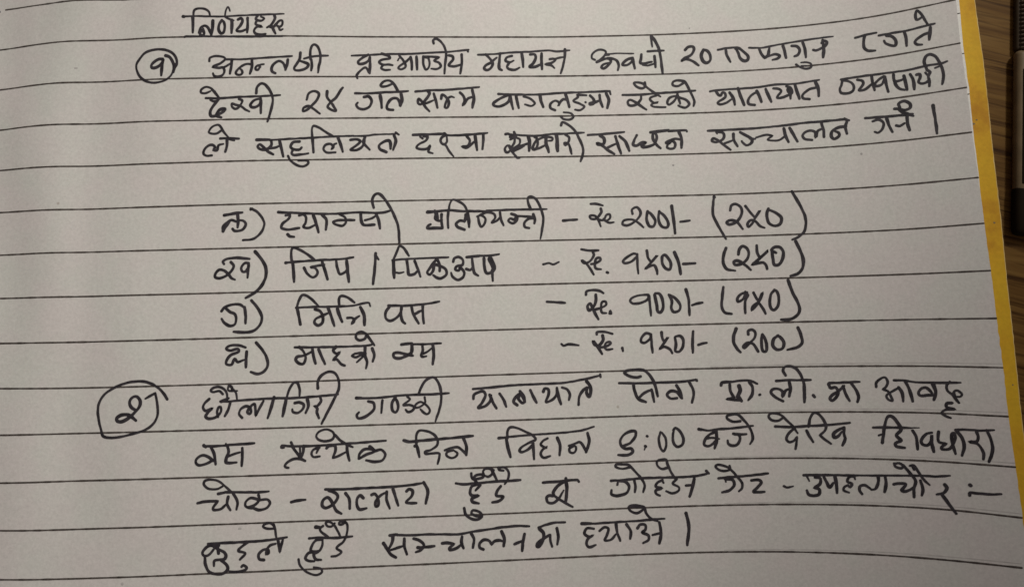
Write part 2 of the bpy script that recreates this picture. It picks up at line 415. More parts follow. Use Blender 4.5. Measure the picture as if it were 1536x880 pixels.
INK = [
  ('heading_word', [
    (0.37, '-57.40,51.97 -55.59,52.01 -52.54,51.92 -49.86,51.87 -46.43,52.06 -43.18,52.19 -38.96,52.34'),
    (0.74, '-57.50,51.97 -57.31,51.94'),
    (0.41, '-55.59,52.11 -55.47,53.13 -54.67,53.50 -53.52,53.36 -52.75,52.81 -52.48,51.98'),
    (0.60, '-55.70,51.80 -55.62,50.27 -55.62,48.80'),
    (0.48, '-53.57,48.78 -53.96,49.28 -54.27,48.79 -54.20,48.32 -53.69,48.22 -53.53,48.72 -53.72,49.54'),
    (0.45, '-54.46,48.73 -54.16,49.75 -53.45,50.09 -52.87,49.74 -52.47,48.92 -52.23,48.31'),
    (0.52, '-51.98,51.06 -52.01,49.63 -52.23,48.31'),
    (0.48, '-50.33,51.15 -50.82,50.24 -50.86,49.21 -50.46,48.56 -49.99,48.76 -49.78,49.72 -49.94,50.74 -50.33,51.15'),
    (0.56, '-48.52,51.14 -48.46,50.02 -48.51,48.63'),
    (0.34, '-49.86,51.87 -49.19,51.45 -48.13,51.08'),
    (0.37, '-49.77,52.07 -49.60,53.10 -49.29,53.76 -49.04,53.40 -48.89,52.89'),
    (0.48, '-47.37,51.24 -46.80,51.49 -46.51,51.03 -46.87,50.11 -47.56,49.10 -46.76,48.95 -45.62,49.39'),
    (0.52, '-45.60,51.54 -45.58,50.21 -45.65,48.68'),
    (0.45, '-43.71,52.05 -44.12,51.33 -43.16,50.98 -42.59,51.43 -43.17,51.80'),
    (0.49, '-43.93,51.02 -44.11,50.31 -42.96,49.83! -43.82,49.83 -44.38,49.08 -44.08,48.47 -43.12,48.26 -42.27,48.40'),
    (0.45, '-40.69,52.04 -40.58,51.42 -41.33,50.09 -42.00,49.68'),
    (0.49, '-41.24,50.19 -40.80,49.17 -40.45,48.45'),
    (0.45, '-41.62,49.89 -40.94,49.68 -40.28,50.40 -39.71,51.01 -39.24,51.01 -39.23,50.19 -39.80,49.74 -40.28,50.09'),
    (0.41, '-39.89,49.88 -39.60,49.16 -39.12,49.33'),
    (0.37, '-57.11,47.95 -56.63,48.08 -52.45,48.00 -48.65,47.94 -44.84,47.86 -41.97,47.95 -39.11,47.93'),
  ]),
  ('circled_number', [
    (0.45, '-65.43,43.95 -64.64,44.92 -63.48,45.48 -61.93,45.68 -60.38,45.47 -59.21,44.84 -58.52,43.82 -58.39,42.81 -58.75,42.01'),
    (0.41, '-65.30,44.15 -65.91,43.07 -65.91,42.06 -65.37,40.82 -64.45,39.88 -63.07,39.32 -61.73,39.32 -60.40,39.74 -59.38,40.62 -58.97,41.82 -58.74,42.82'),
    (0.56, '-60.50,44.43 -59.77,44.15 -59.17,43.23 -58.85,42.21 -58.96,41.21'),
    (0.52, '-61.00,43.77 -61.67,43.79 -62.53,43.32 -63.09,42.63 -62.97,42.17 -62.30,42.14 -61.54,42.58 -61.08,43.17 -60.87,43.83! -61.09,42.47 -61.19,40.62'),
  ]),
  ('handwritten_word', [
    (0.41, '-52.46,43.19 -52.38,43.79 -51.72,44.09 -50.58,44.12 -49.82,43.91 -49.44,43.51'),
    (0.37, '-49.53,43.51 -46.59,43.49 -43.56,43.67 -40.51,43.86 -37.37,44.06'),
    (0.45, '-49.53,43.51 -50.37,42.77 -51.49,42.27 -51.83,42.04! -50.73,41.87 -49.94,41.94 -49.64,41.25 -50.04,40.45 -50.88,40.16 -51.55,40.37 -51.75,40.83'),
    (0.41, '-49.97,41.90 -49.22,42.26 -48.44,42.82'),
    (0.52, '-48.34,43.46 -48.46,42.05 -48.63,40.74'),
    (0.52, '-44.69,43.44 -44.67,42.02 -44.99,40.72'),
    (0.45, '-44.77,42.53 -45.63,42.59 -46.57,42.14 -47.32,41.44 -47.59,40.88 -47.30,40.53 -46.64,40.53 -46.36,40.93 -46.56,41.43 -46.94,41.74'),
    (0.41, '-43.15,41.97 -43.50,42.30 -44.01,41.92 -43.96,41.49 -43.53,41.45 -43.19,41.97'),
    (0.37, '-43.82,42.12 -43.06,42.42 -42.50,42.51'),
    (0.45, '-40.38,40.74 -40.96,41.09 -41.06,41.80 -40.60,42.60 -39.74,43.10 -38.98,42.69 -38.49,41.48'),
    (0.52, '-38.13,43.40 -38.22,42.59 -38.55,41.42'),
    (0.49, '-35.85,44.70 -35.93,43.59 -36.59,42.38 -36.97,41.67 -36.68,41.31 -35.54,41.36 -34.59,41.86 -34.40,42.46 -35.16,42.87 -35.83,43.08'),
    (0.49, '-33.83,43.37 -33.73,42.16 -33.82,41.25'),
    (0.49, '-33.98,43.48 -34.03,45.00 -33.75,46.02 -33.27,46.32 -32.69,45.91 -32.21,44.58 -32.20,43.16 -32.48,41.85 -32.58,40.84'),
    (0.41, '-35.17,43.58 -33.45,43.98 -32.30,44.08 -30.77,44.13'),
  ]),
  ('handwritten_word', [
    (0.37, '-26.46,44.13 -23.58,44.26 -19.91,44.41 -16.03,44.39 -12.15,44.58 -8.83,44.73 -6.68,44.93 -4.62,45.17'),
    (0.45, '-4.82,45.11 -4.73,44.80'),
    (0.52, '-23.38,44.32 -24.44,43.71 -25.22,43.00 -25.12,42.56 -24.35,42.55 -23.39,43.10 -23.04,44.01! -23.04,42.38 -23.11,40.66'),
    (0.45, '-23.24,40.86 -23.87,41.82 -24.74,41.28 -25.51,40.27 -25.36,39.72'),
    (0.45, '-20.87,44.51 -19.52,44.00 -19.33,43.59 -20.88,43.29 -21.36,42.82 -20.69,42.37 -19.53,42.37 -18.86,42.20'),
    (0.45, '-20.65,42.27 -20.98,41.66 -20.31,41.31 -19.35,41.35'),
    (0.30, '-17.88,43.13 -17.59,43.62 -17.30,43.58'),
    (0.45, '-17.59,44.09 -16.82,43.07 -16.44,41.94 -17.22,41.40 -17.80,41.65 -17.41,42.15 -16.24,42.96 -15.55,43.74'),
    (0.49, '-15.50,43.78 -15.28,42.55 -15.29,41.33'),
    (0.53, '-14.39,43.87 -14.35,42.55 -14.32,41.32'),
    (0.45, '-13.13,43.87 -13.14,42.54 -12.73,41.31 -12.19,41.62 -11.98,42.74 -12.16,43.60! -13.13,43.81 -11.18,43.80 -10.15,43.71! -11.10,43.04 -10.23,42.63 -9.89,41.91 -10.64,41.40 -11.70,41.47'),
    (0.45, '-11.15,46.43 -11.24,47.05 -10.65,47.35 -9.78,46.73 -9.11,45.60 -8.84,44.36 -9.07,42.32 -9.23,40.48'),
    (0.49, '-8.36,44.05 -7.68,43.85 -7.59,43.23 -8.39,42.15 -7.32,41.90 -6.14,42.26'),
    (0.53, '-5.95,44.25 -5.94,42.51 -6.27,40.50'),
  ]),
  ('handwritten_word', [
    (0.38, '-2.88,44.17 -0.82,44.23 3.11,44.56 7.06,44.74 10.43,44.98 12.00,44.76 14.48,44.95'),
    (0.30, '13.50,45.23 13.69,44.81'),
    (0.49, '-1.45,44.23 -0.84,43.61 -0.17,42.58 -0.49,41.55 -1.28,41.15 -1.77,41.46 -1.46,42.07 -0.57,42.58 0.63,43.60'),
    (0.53, '1.30,44.42 1.11,42.88 1.07,41.44 1.55,41.13'),
    (0.45, '3.49,43.90 2.50,43.59 2.29,42.98 3.06,42.66 3.82,42.97'),
    (0.45, '2.96,42.56 2.55,41.84 2.83,41.33 4.01,41.18 4.90,41.58'),
    (0.53, '5.37,44.40 5.53,43.06 5.59,41.72'),
    (0.49, '6.95,44.18 7.83,44.18 8.01,43.56 7.48,42.43 6.78,41.77 7.76,41.71 8.86,42.21'),
    (0.53, '9.12,44.37 9.07,42.83 9.12,41.28'),
    (0.45, '10.66,43.23 11.36,43.32 11.75,43.11 10.94,42.50 9.78,42.24! 10.92,41.99 11.49,41.47'),
    (0.42, '11.55,43.26 12.55,43.52 13.19,43.61'),
    (0.49, '13.60,45.16 13.50,43.61 13.08,41.76 12.64,40.43'),
  ]),
  ('handwritten_word', [
    (0.42, '19.22,42.98 18.64,43.30 18.77,44.12 19.59,44.83 20.59,44.96 21.36,44.49 20.99,43.67 20.21,42.96 19.50,42.50'),
    (0.27, '21.54,44.07 23.62,44.15 26.58,44.03'),
    (0.45, '21.14,43.91 21.93,43.90'),
    (0.49, '19.56,42.56 20.60,42.95 21.60,43.20 22.22,42.71 21.75,41.89 20.83,41.23 20.38,41.45 20.76,42.02 21.86,42.31'),
    (0.45, '21.60,43.20 22.59,43.12 23.36,42.69 23.68,41.75 23.48,40.82'),
    (0.49, '26.34,43.12 25.45,42.94 24.53,42.24 24.41,41.83 25.30,41.81 26.32,42.61 26.38,43.12! 26.49,42.08 26.68,41.05'),
    (0.49, '28.05,43.79 27.91,42.87 27.78,42.15 28.36,41.98 29.25,42.16 29.94,42.28'),
    (0.38, '28.25,41.72 29.22,41.58 30.26,41.85'),
    (0.53, '30.49,43.39 30.54,42.36 30.58,41.22'),
    (0.38, '30.00,47.36 30.09,46.32 30.19,45.27'),
    (0.49, '30.10,47.40 30.83,46.29 31.44,44.60 31.71,42.31 31.88,39.83'),
    (0.38, '29.26,44.37 30.74,44.42 32.31,44.42'),
  ]),
  ('handwritten_number', [
    (0.49, '36.31,44.36 36.92,44.91 37.80,44.90 37.95,44.27 37.32,43.27 36.12,42.72 35.51,42.23 36.40,42.54 37.63,42.02 38.65,41.13'),
    (0.53, '39.69,44.17 39.24,43.16 39.47,42.01 40.12,41.56 40.82,42.03 40.87,42.95 40.44,43.91 39.69,44.21'),
  ]),
  ('handwritten_number', [
    (0.41, '42.37,43.99 43.72,44.21 45.82,44.26 46.38,44.11'),
    (0.45, '43.80,43.89 43.93,42.85 44.51,41.47'),
    (0.52, '45.62,44.01 46.28,44.02 47.09,43.24 47.79,42.36 47.65,41.65 46.98,41.50 46.35,42.06 46.04,43.11 45.71,43.96'),
  ]),
  ('handwritten_word', [
    (0.37, '48.08,44.02 50.33,43.84 53.16,44.18 55.96,44.44 58.74,44.69 61.48,44.82 63.01,44.86'),
    (0.49, '49.86,43.74 50.25,42.58 50.76,41.82! 51.35,42.28 51.73,43.69'),
    (0.45, '50.76,41.82 51.72,42.15 52.67,42.38 53.48,42.00 53.07,41.53 52.13,41.30'),
    (0.52, '54.16,43.89 54.37,42.85 54.56,41.50'),
    (0.48, '55.73,43.75 56.64,43.56 57.04,42.81 56.71,41.92 56.04,41.68'),
    (0.52, '57.69,44.18 57.97,42.93 58.04,41.29'),
    (0.37, '56.20,40.04 56.90,39.47 57.97,39.07 58.80,39.29 58.76,40.01 58.06,40.32 57.14,40.36'),
    (0.22, '57.10,39.75 58.19,39.65'),
    (0.48, '59.41,42.59 59.85,42.44 60.78,42.76 61.63,43.28 61.86,43.87 61.25,44.23 60.95,43.76'),
    (0.52, '61.17,44.35 61.24,42.81 61.01,41.01'),
  ]),
  ('handwritten_number', [
    (0.44, '66.74,44.16 68.34,44.47 70.26,44.66'),
    (0.51, '68.33,44.37 68.07,43.29 68.06,42.08 68.62,41.41 69.81,41.30'),
  ]),
  ('handwritten_word', [
    (0.40, '70.64,44.06 72.78,44.23 75.14,44.32 77.65,44.73 79.64,44.97'),
    (0.47, '71.90,43.89 72.72,43.57 73.28,42.69 73.12,41.81 72.42,41.91 71.61,42.42 71.40,42.95'),
    (0.47, '74.71,44.28 74.94,42.95 74.90,41.46'),
    (0.43, '78.44,43.41 77.51,43.06 76.64,42.49 76.26,41.95 76.55,41.47 77.36,41.35'),
    (0.50, '78.94,44.43 78.76,43.36 78.54,42.11'),
    (0.43, '78.57,44.88 77.83,46.80 77.10,47.92 76.78,47.07 76.87,46.15 77.54,46.34 77.85,46.69'),
  ]),
  ('handwritten_word', [
    (0.41, '-51.28,37.28 -52.05,37.99 -52.99,38.24 -53.83,37.71 -53.82,37.17 -53.06,37.04 -52.13,37.43'),
    (0.45, '-51.85,37.79 -51.18,36.98 -50.41,35.98'),
    (0.41, '-52.95,36.11 -50.50,36.02 -46.74,36.25 -42.97,36.35 -40.89,36.45 -39.47,36.52'),
    (0.41, '-52.09,35.76 -51.52,35.49 -50.68,35.59'),
    (0.52, '-50.54,35.88 -51.42,34.80 -52.05,33.61 -51.94,32.72 -51.09,32.71 -49.70,33.49 -49.37,33.98 -50.27,33.89 -50.82,33.21 -50.91,32.71 -50.06,32.37'),
    (0.45, '-46.92,35.85 -46.31,35.54 -46.71,34.55 -47.45,33.96 -48.12,34.37 -48.22,35.00 -47.47,34.76 -46.52,34.45 -45.76,33.85 -45.00,33.44'),
    (0.48, '-42.96,35.91 -44.09,35.62 -44.83,34.73 -44.64,34.30 -43.88,34.29 -43.14,34.82 -42.92,35.81! -42.94,34.52 -42.93,33.13'),
    (0.45, '-43.82,36.92 -43.65,38.12 -42.90,38.81 -42.05,38.41 -41.18,37.10 -40.78,35.50 -41.14,33.51 -41.68,31.53'),
  ]),
  ('handwritten_number', [
    (0.45, '-34.63,35.64 -34.25,36.84 -33.30,37.28 -32.44,36.83 -32.63,35.83 -33.48,34.73 -34.62,33.65 -35.28,33.45 -35.19,34.05 -34.24,34.44 -33.48,33.94 -32.24,32.93'),
    (0.49, '-30.92,37.22 -30.92,36.11 -30.25,35.17! -29.30,36.00 -28.44,37.40 -28.06,37.90'),
    (0.49, '-30.25,35.17 -30.82,34.31 -30.44,33.85 -29.30,33.44 -29.77,34.40 -30.25,35.17'),
  ]),
  ('handwritten_word', [
    (0.41, '-25.78,36.82 -23.10,36.80 -20.22,36.98 -17.92,37.01 -15.99,37.15'),
    (0.49, '-24.16,36.10 -23.30,36.20 -22.77,35.39 -23.12,34.29 -24.07,33.76 -25.12,33.91 -25.60,34.61 -25.31,35.01'),
    (0.56, '-21.19,36.38 -21.00,35.18 -20.92,33.97'),
    (0.49, '-18.81,33.55 -19.86,33.76 -19.86,34.66 -19.08,35.66 -18.12,35.76 -17.65,35.15 -17.56,34.35'),
    (0.56, '-17.34,36.66 -17.16,35.55 -17.46,34.35'),
    (0.45, '-17.82,37.07 -18.67,38.59 -19.44,39.24 -20.40,39.10 -21.08,38.40 -20.89,38.10 -20.02,38.15 -18.96,38.59'),
  ]),
  ('handwritten_word', [
    (0.41, '-14.64,37.04 -12.51,37.23 -9.61,37.31 -6.70,37.50 -2.80,37.84'),
    (0.49, '-12.32,37.13 -12.04,36.62 -12.73,35.52 -13.71,34.56 -14.19,34.82 -14.08,35.63 -13.51,35.12 -12.75,33.91 -12.09,33.20'),
    (0.45, '-13.22,34.61 -12.16,34.95 -11.38,35.30'),
    (0.53, '-11.27,36.62 -10.90,35.30 -10.63,33.89'),
    (0.45, '-9.93,35.60 -9.72,36.40 -8.96,35.89 -8.49,34.88 -8.80,33.87 -9.28,33.98 -8.87,35.39'),
    (0.41, '-8.86,35.59 -8.08,35.99 -7.50,35.82'),
    (0.49, '-6.42,36.78 -5.75,36.07 -5.54,35.16 -5.98,34.29! -5.59,34.65 -4.99,35.56 -4.11,35.96'),
    (0.53, '-4.08,37.28 -3.82,35.65 -4.15,33.84'),
  ]),
  ('handwritten_word', [
    (0.41, '0.77,36.47 3.60,36.34 8.49,36.30 12.43,36.56 15.97,36.62 21.78,36.78'),
    (0.42, '21.72,36.72 21.89,36.10'),
    (0.53, '2.62,36.25 1.24,35.65 -0.15,34.75 -0.16,34.25 1.01,34.07 2.59,34.93 2.97,36.15! 3.17,34.82 3.43,33.51'),
    (0.53, '4.08,36.14 4.25,35.02 4.51,33.70'),
    (0.42, '5.45,35.92 6.71,35.50 7.56,34.58 6.86,34.08 5.70,34.40'),
    (0.53, '8.58,35.99 8.75,34.97 9.10,33.85'),
    (0.45, '11.33,33.22 10.47,33.64 10.49,34.45 11.40,35.05 12.13,34.63 11.95,33.96! 12.37,34.83 12.98,35.33 13.60,35.16'),
    (0.53, '13.40,36.24 13.75,35.02 14.00,33.79'),
    (0.42, '12.37,31.89 12.84,31.48 14.01,31.36 14.71,31.86 14.25,32.57 12.89,32.79'),
    (0.42, '17.33,36.04 15.60,36.15! 15.70,35.70 14.83,35.00 16.08,34.37 16.85,33.85 16.04,33.15 15.06,33.27'),
    (0.49, '17.08,34.70 17.15,34.64'),
    (0.49, '18.01,35.97 18.67,35.14 18.60,34.43 17.94,34.20 17.85,34.45 18.84,34.63 19.84,34.98'),
    (0.53, '19.79,36.04 19.93,34.81 20.28,33.69'),
    (0.53, '21.08,36.32 21.51,34.99 21.15,33.47'),
  ]),
  ('handwritten_word', [
    (0.42, '24.11,35.93 27.34,35.89 30.67,36.06 34.57,36.16 37.76,36.26'),
    (0.42, '28.43,38.25 28.43,37.43 27.79,37.11 26.83,37.49 26.37,38.22 27.06,38.30 28.03,38.06 28.50,37.53 29.34,36.79 30.47,35.93 31.22,35.39'),
    (0.45, '27.62,35.62 27.49,34.91 26.47,33.92 25.29,33.86 25.03,34.58 25.53,34.93 26.49,34.43 27.43,33.69 28.47,32.94'),
    (0.42, '30.46,35.62 29.36,35.26 29.25,34.85 30.00,34.21 30.78,34.29! 29.80,34.12 29.39,33.79 29.96,33.44 32.09,33.28'),
    (0.45, '34.45,35.86 33.91,34.66 32.79,33.74 32.42,34.12 32.86,35.02 33.94,35.37 34.89,35.02 36.02,34.46 36.50,33.68 35.75,33.05 34.80,33.30 34.46,33.52'),
    (0.42, '34.44,35.56 34.59,34.84 34.83,33.85'),
    (0.45, '35.65,38.26 34.49,38.42 33.70,38.15 33.67,37.53 34.63,37.32 35.62,37.85 35.88,38.20! 36.36,37.20 36.87,35.94 37.45,34.28 37.26,33.28'),
  ]),
  ('handwritten_word', [
    (0.38, '40.43,35.97 41.48,36.11 45.28,36.17 49.04,36.21 52.23,36.47 55.54,36.36 58.29,36.57 60.03,36.72'),
    (0.45, '41.48,36.01 42.00,35.16 42.37,35.04 42.69,35.63 43.16,35.45 43.15,34.68 41.72,33.72 42.08,33.33 43.23,33.56 44.21,34.17'),
    (0.52, '44.01,35.54 44.61,34.39 44.81,33.12'),
    (0.52, '45.57,36.25 45.95,34.70 46.49,32.94'),
    (0.45, '48.36,32.82 47.35,33.09 47.31,34.00 48.21,34.95 48.98,35.20 49.39,34.36'),
    (0.52, '48.90,35.51 49.30,34.47 49.60,33.33'),
    (0.48, '50.51,35.79 50.89,34.55 51.36,33.20'),
    (0.45, '51.90,35.79 52.82,35.61 53.25,35.18 52.42,33.93 53.53,33.94 54.85,34.44'),
    (0.45, '54.23,36.01 54.94,35.65 55.05,34.63 54.52,34.87 54.38,35.49 54.81,35.05 54.79,33.54'),
    (0.52, '55.72,36.29 55.99,34.96 56.34,33.42'),
    (0.44, '58.05,33.18 56.98,33.47 56.93,34.07 58.00,34.99 59.11,35.29 59.65,35.25'),
    (0.52, '59.36,36.28 59.72,35.04 59.71,33.64'),
  ]),
  ('handwritten_word', [
    (0.37, '63.69,36.44 66.60,36.63 69.20,36.73 72.10,36.81 74.78,36.91 77.60,37.30 80.04,37.44 80.95,37.70'),
    (0.48, '63.95,36.32 63.69,35.34 63.37,34.57 63.58,33.85 64.44,33.67 65.43,33.97 65.76,34.73 65.47,35.56 64.72,36.04 63.94,36.22'),
    (0.47, '66.47,36.05 67.23,35.77 67.35,35.15 66.57,34.05 67.62,34.13 68.81,35.09'),
    (0.47, '68.84,36.48 68.91,35.18 69.13,33.76'),
    (0.47, '70.83,36.24 69.98,35.74 69.22,34.84 69.54,34.51 70.41,34.80 70.92,35.89'),
    (0.51, '70.94,36.12 71.08,34.72 71.29,33.21'),
    (0.47, '72.40,36.34 72.40,35.35 72.65,34.33 73.17,33.57 73.97,33.27'),
    (0.40, '72.70,35.01 73.64,35.19 74.08,35.56'),
    (0.50, '74.03,35.92 74.18,34.72 74.30,33.23'),
    (0.50, '75.04,36.09 75.43,34.95 75.45,33.18'),
    (0.47, '76.01,35.85 76.50,35.89 76.52,35.19 76.21,34.45 76.67,34.09 77.50,34.27 77.95,34.80'),
    (0.46, '77.70,36.50 78.14,36.05 77.83,35.21 77.92,34.41 77.83,33.45'),
    (0.36, '77.41,36.05 77.69,35.52'),
    (0.46, '77.70,36.60 77.42,38.02 77.76,39.06 78.43,39.35 79.20,38.84 79.74,37.68 80.10,36.26 80.13,34.88 79.82,33.56'),
    (0.36, '79.01,36.71 80.01,37.09'),
  ]),
  ('handwritten_word', [
    (0.41, '-50.10,29.84 -50.84,29.36 -51.87,29.37 -52.25,29.67 -51.71,30.55 -50.78,30.99 -50.31,30.83 -49.63,29.74 -48.68,28.55'),
    (0.45, '-50.17,28.41 -48.86,28.41 -46.80,28.33'),
    (0.41, '-48.86,28.35 -47.64,28.00'),
    (0.45, '-51.60,25.26 -52.53,25.21 -53.10,25.57 -52.93,26.44 -52.20,27.12 -51.55,27.21 -51.07,26.81 -51.34,26.23! -50.69,26.22 -50.43,27.10 -49.59,27.38'),
    (0.56, '-48.95,28.16 -48.93,27.08 -49.19,25.91'),
  ]),
  ('handwritten_word', [
    (0.52, '-43.61,28.08 -41.27,28.07'),
    (0.37, '-41.27,28.01 -40.05,28.06 -38.17,28.17 -35.34,28.30 -33.46,28.38 -30.62,28.55 -26.14,28.68'),
    (0.48, '-40.98,27.87 -40.98,26.98 -41.90,26.21 -43.03,26.32 -43.41,26.82 -43.04,27.21 -42.28,26.61 -41.53,25.81 -40.58,25.31'),
    (0.41, '-41.72,26.40 -40.22,26.58 -39.38,26.97'),
    (0.52, '-39.48,27.95 -39.19,26.57 -38.80,24.90'),
    (0.48, '-35.90,27.68 -37.03,27.53 -37.50,26.75 -37.02,26.25 -35.89,26.14 -35.52,26.53'),
    (0.45, '-37.02,26.25 -37.30,25.47 -36.83,25.13 -34.29,25.43'),
    (0.41, '-37.95,24.99 -37.48,24.10 -36.25,23.20 -35.13,23.00 -34.28,23.57 -34.47,24.06 -36.07,24.08'),
    (0.52, '-33.55,28.28 -33.45,26.90 -33.35,25.62'),
    (0.41, '-33.55,28.28 -33.65,30.06 -33.37,30.65 -32.33,30.25 -31.00,29.34 -29.67,28.54'),
    (0.41, '-29.39,25.57 -30.99,25.59 -31.56,26.19 -31.18,26.97 -30.24,27.16 -29.86,26.66 -30.14,26.17! -29.77,26.46 -29.67,27.06 -29.20,27.25'),
    (0.52, '-28.91,28.33 -28.44,27.04 -28.06,25.66'),
  ]),
  ('handwritten_word', [
    (0.34, '-26.18,28.64 -23.71,28.67 -22.19,28.86 -18.37,28.96'),
    (0.45, '-18.37,29.22 -17.80,28.81'),
    (0.45, '-26.66,27.91 -25.42,28.00 -24.86,27.60 -25.62,26.81 -26.66,26.04 -25.43,26.02 -24.38,26.80 -24.00,28.48'),
    (0.49, '-24.00,28.38 -24.29,27.39 -23.15,26.00'),
    (0.49, '-20.11,25.53 -21.25,26.07 -21.44,26.77 -20.67,27.45 -19.62,27.70 -19.34,27.14 -19.35,26.15'),
    (0.52, '-18.66,28.72 -18.38,27.53 -18.87,25.95'),
  ]),
  ('handwritten_word', [
    (0.41, '-15.22,28.73 -12.63,28.80 -9.74,28.89 -9.36,29.03 -8.98,28.63 -6.86,28.56 -4.93,28.68 -1.45,28.95'),
    (0.41, '-13.88,28.38 -13.41,27.97'),
    (0.45, '-13.21,28.47 -12.54,28.36 -12.83,27.67 -14.19,26.89 -14.58,26.30 -13.81,25.99 -12.66,26.08 -12.08,26.67 -12.28,26.08 -12.39,25.48 -11.62,25.18'),
    (0.45, '-9.17,28.63 -9.95,28.14 -10.15,27.44 -9.59,26.84 -9.00,27.33 -8.99,28.23'),
    (0.41, '-9.97,27.04 -9.20,26.64 -8.65,25.64 -7.80,24.54'),
    (0.49, '-5.32,28.39 -4.76,27.59 -5.17,26.49 -6.23,26.41! -5.37,26.20 -3.70,27.47'),
    (0.53, '-3.78,28.57 -3.61,27.17 -3.45,25.68'),
    (0.53, '-2.23,28.66 -2.26,27.36 -2.44,25.87'),
  ]),
  ('handwritten_word', [
    (0.45, '13.09,28.43 13.75,27.92 13.63,27.12 13.02,26.43 12.84,26.83 13.61,26.62 14.12,24.71'),
    (0.49, '12.33,30.26 12.58,30.86 13.55,30.44 14.87,29.21 15.78,27.29 16.30,25.67 16.16,24.48 15.73,23.29'),
    (0.38, '11.92,28.59 13.68,28.69 16.62,28.78'),
    (0.55, '1.92,28.69 2.37,28.77 2.73,28.52'),
    (0.39, '2.37,28.69 4.10,28.50 5.39,28.41 7.01,28.30 8.15,28.33 9.37,28.48 11.00,28.63 13.36,28.64'),
    (0.49, '3.51,29.09 3.66,28.47 3.28,27.97 2.78,27.64'),
    (0.59, '2.80,28.14 3.61,28.22 3.85,28.05'),
    (0.47, '3.64,27.80 3.50,27.05 2.99,26.23'),
    (0.43, '4.09,27.92 4.52,27.71 4.55,27.04 4.21,26.54 3.22,25.97'),
    (0.43, '2.51,26.48 2.15,26.48 1.73,25.91 1.91,25.24 2.36,25.24 2.73,25.65'),
    (0.47, '2.55,26.40 2.97,25.48 3.51,24.72 3.98,24.14 4.38,24.13'),
    (0.51, '3.30,25.72 4.20,26.21 5.34,26.61 6.00,26.85'),
    (0.35, '3.12,25.27 4.02,25.71 5.34,26.36'),
    (0.63, '6.12,28.19 6.33,27.18 6.25,25.94 6.20,25.44'),
    (0.46, '7.33,28.09 7.73,27.75 7.21,26.76 6.86,25.84 7.26,25.67 7.76,26.33 7.87,27.16 7.73,27.92'),
    (0.43, '7.02,25.72 8.07,25.91 9.23,26.48'),
    (0.41, '7.96,27.58 8.95,27.99 10.01,28.06 10.65,27.80 10.55,27.38 9.90,27.30'),
    (0.59, '9.43,27.81 9.44,26.73 9.69,25.89 9.87,25.14'),
    (0.67, '11.40,28.45 11.52,27.12 11.48,26.03 11.54,25.36'),
  ]),
  ('handwritten_word', [
    (0.42, '17.26,28.31 20.98,28.49 24.12,28.72'),
    (0.53, '19.60,28.12 20.26,27.60 20.22,26.60 19.14,26.42 18.96,26.73 19.91,26.21 20.85,25.38 22.09,24.56'),
    (0.45, '20.67,25.69 21.67,26.17 22.56,26.55'),
    (0.53, '22.43,27.96 22.84,26.34 23.35,24.62'),
    (0.49, '23.21,27.94 24.23,26.91 24.93,25.08'),
    (0.49, '26.43,28.05 25.90,27.06 25.67,26.27 26.34,26.05 27.33,26.62 28.11,26.63! 27.31,26.02 27.68,25.70 29.45,26.15 30.07,27.13 30.03,28.14 29.55,28.36 29.41,27.35 30.03,26.13 30.76,25.40'),
    (0.53, '29.02,28.54 32.38,28.81'),
    (0.42, '32.38,28.65 34.21,28.67 35.65,28.65 35.77,28.40'),
    (0.53, '34.29,28.37 34.70,27.14 34.61,25.34'),
    (0.45, '34.50,26.95 33.36,27.10 31.78,26.46 32.35,26.24 32.95,26.72 33.50,26.19 33.27,25.40 32.49,25.23 31.93,25.55 32.36,26.44'),
  ]),
  ('handwritten_word', [
    (0.41, '39.61,28.37 43.86,28.36 48.53,28.36 54.08,28.57 56.82,28.76 60.42,28.77 63.61,28.83 64.47,28.61'),
    (0.37, '63.71,29.01 64.50,28.51'),
    (0.41, '41.10,28.02 41.28,27.71'),
    (0.45, '41.39,28.11 42.41,27.75 42.35,26.75 41.09,26.12 40.25,26.37 40.47,26.86 41.30,26.51 42.19,25.66 43.53,24.48'),
    (0.41, '42.39,25.75 43.35,26.09 44.11,26.35'),
    (0.49, '44.19,27.54 44.21,26.44 44.79,25.11'),
    (0.49, '45.42,27.77 46.23,27.22 47.38,26.34 47.34,25.65 46.47,25.20 45.76,25.75 45.59,26.06'),
    (0.41, '47.11,26.46 48.03,26.30'),
    (0.41, '48.23,26.55 50.11,26.96 51.11,26.69! 50.23,26.06 50.95,25.81 52.24,25.82 53.39,26.53'),
    (0.52, '53.21,27.94 53.39,26.63 53.85,25.31'),
    (0.52, '54.22,27.97 54.77,26.73 55.39,25.30'),
    (0.48, '57.93,25.41 56.69,25.70 56.37,26.32 56.87,26.97 57.79,27.20 58.57,26.84 58.59,25.85! 59.03,27.00 59.69,27.34'),
    (0.52, '59.77,28.43 60.03,27.12 60.02,25.83'),
    (0.51, '64.11,28.44 63.76,27.39 63.92,26.10'),
    (0.48, '63.86,27.48 62.62,27.39 61.51,26.80 61.26,25.83 61.75,25.30 62.59,25.82 62.54,26.41 61.95,26.76'),
  ]),
  ('handwritten_word', [
    (0.47, '67.18,28.70 69.40,28.66 72.41,28.62 74.81,28.68'),
    (0.44, '68.32,27.99 69.36,28.18 70.06,27.51 69.81,26.46 68.99,25.77 68.50,26.01'),
    (0.51, '70.63,28.23 70.86,27.03 71.33,25.68'),
    (0.51, '72.06,26.80 72.58,26.65 73.36,27.10'),
    (0.54, '73.90,28.54 73.85,27.09 74.06,25.70'),
    (0.47, '72.03,29.94 72.86,29.94 72.77,30.83 73.63,31.21 74.49,30.62 74.50,29.83 73.65,29.55 72.69,29.86 73.13,29.22 73.92,28.83 74.86,28.29'),
  ]),
  ('full_stop_bar', [
    (0.57, '78.08,29.87 78.12,28.89'),
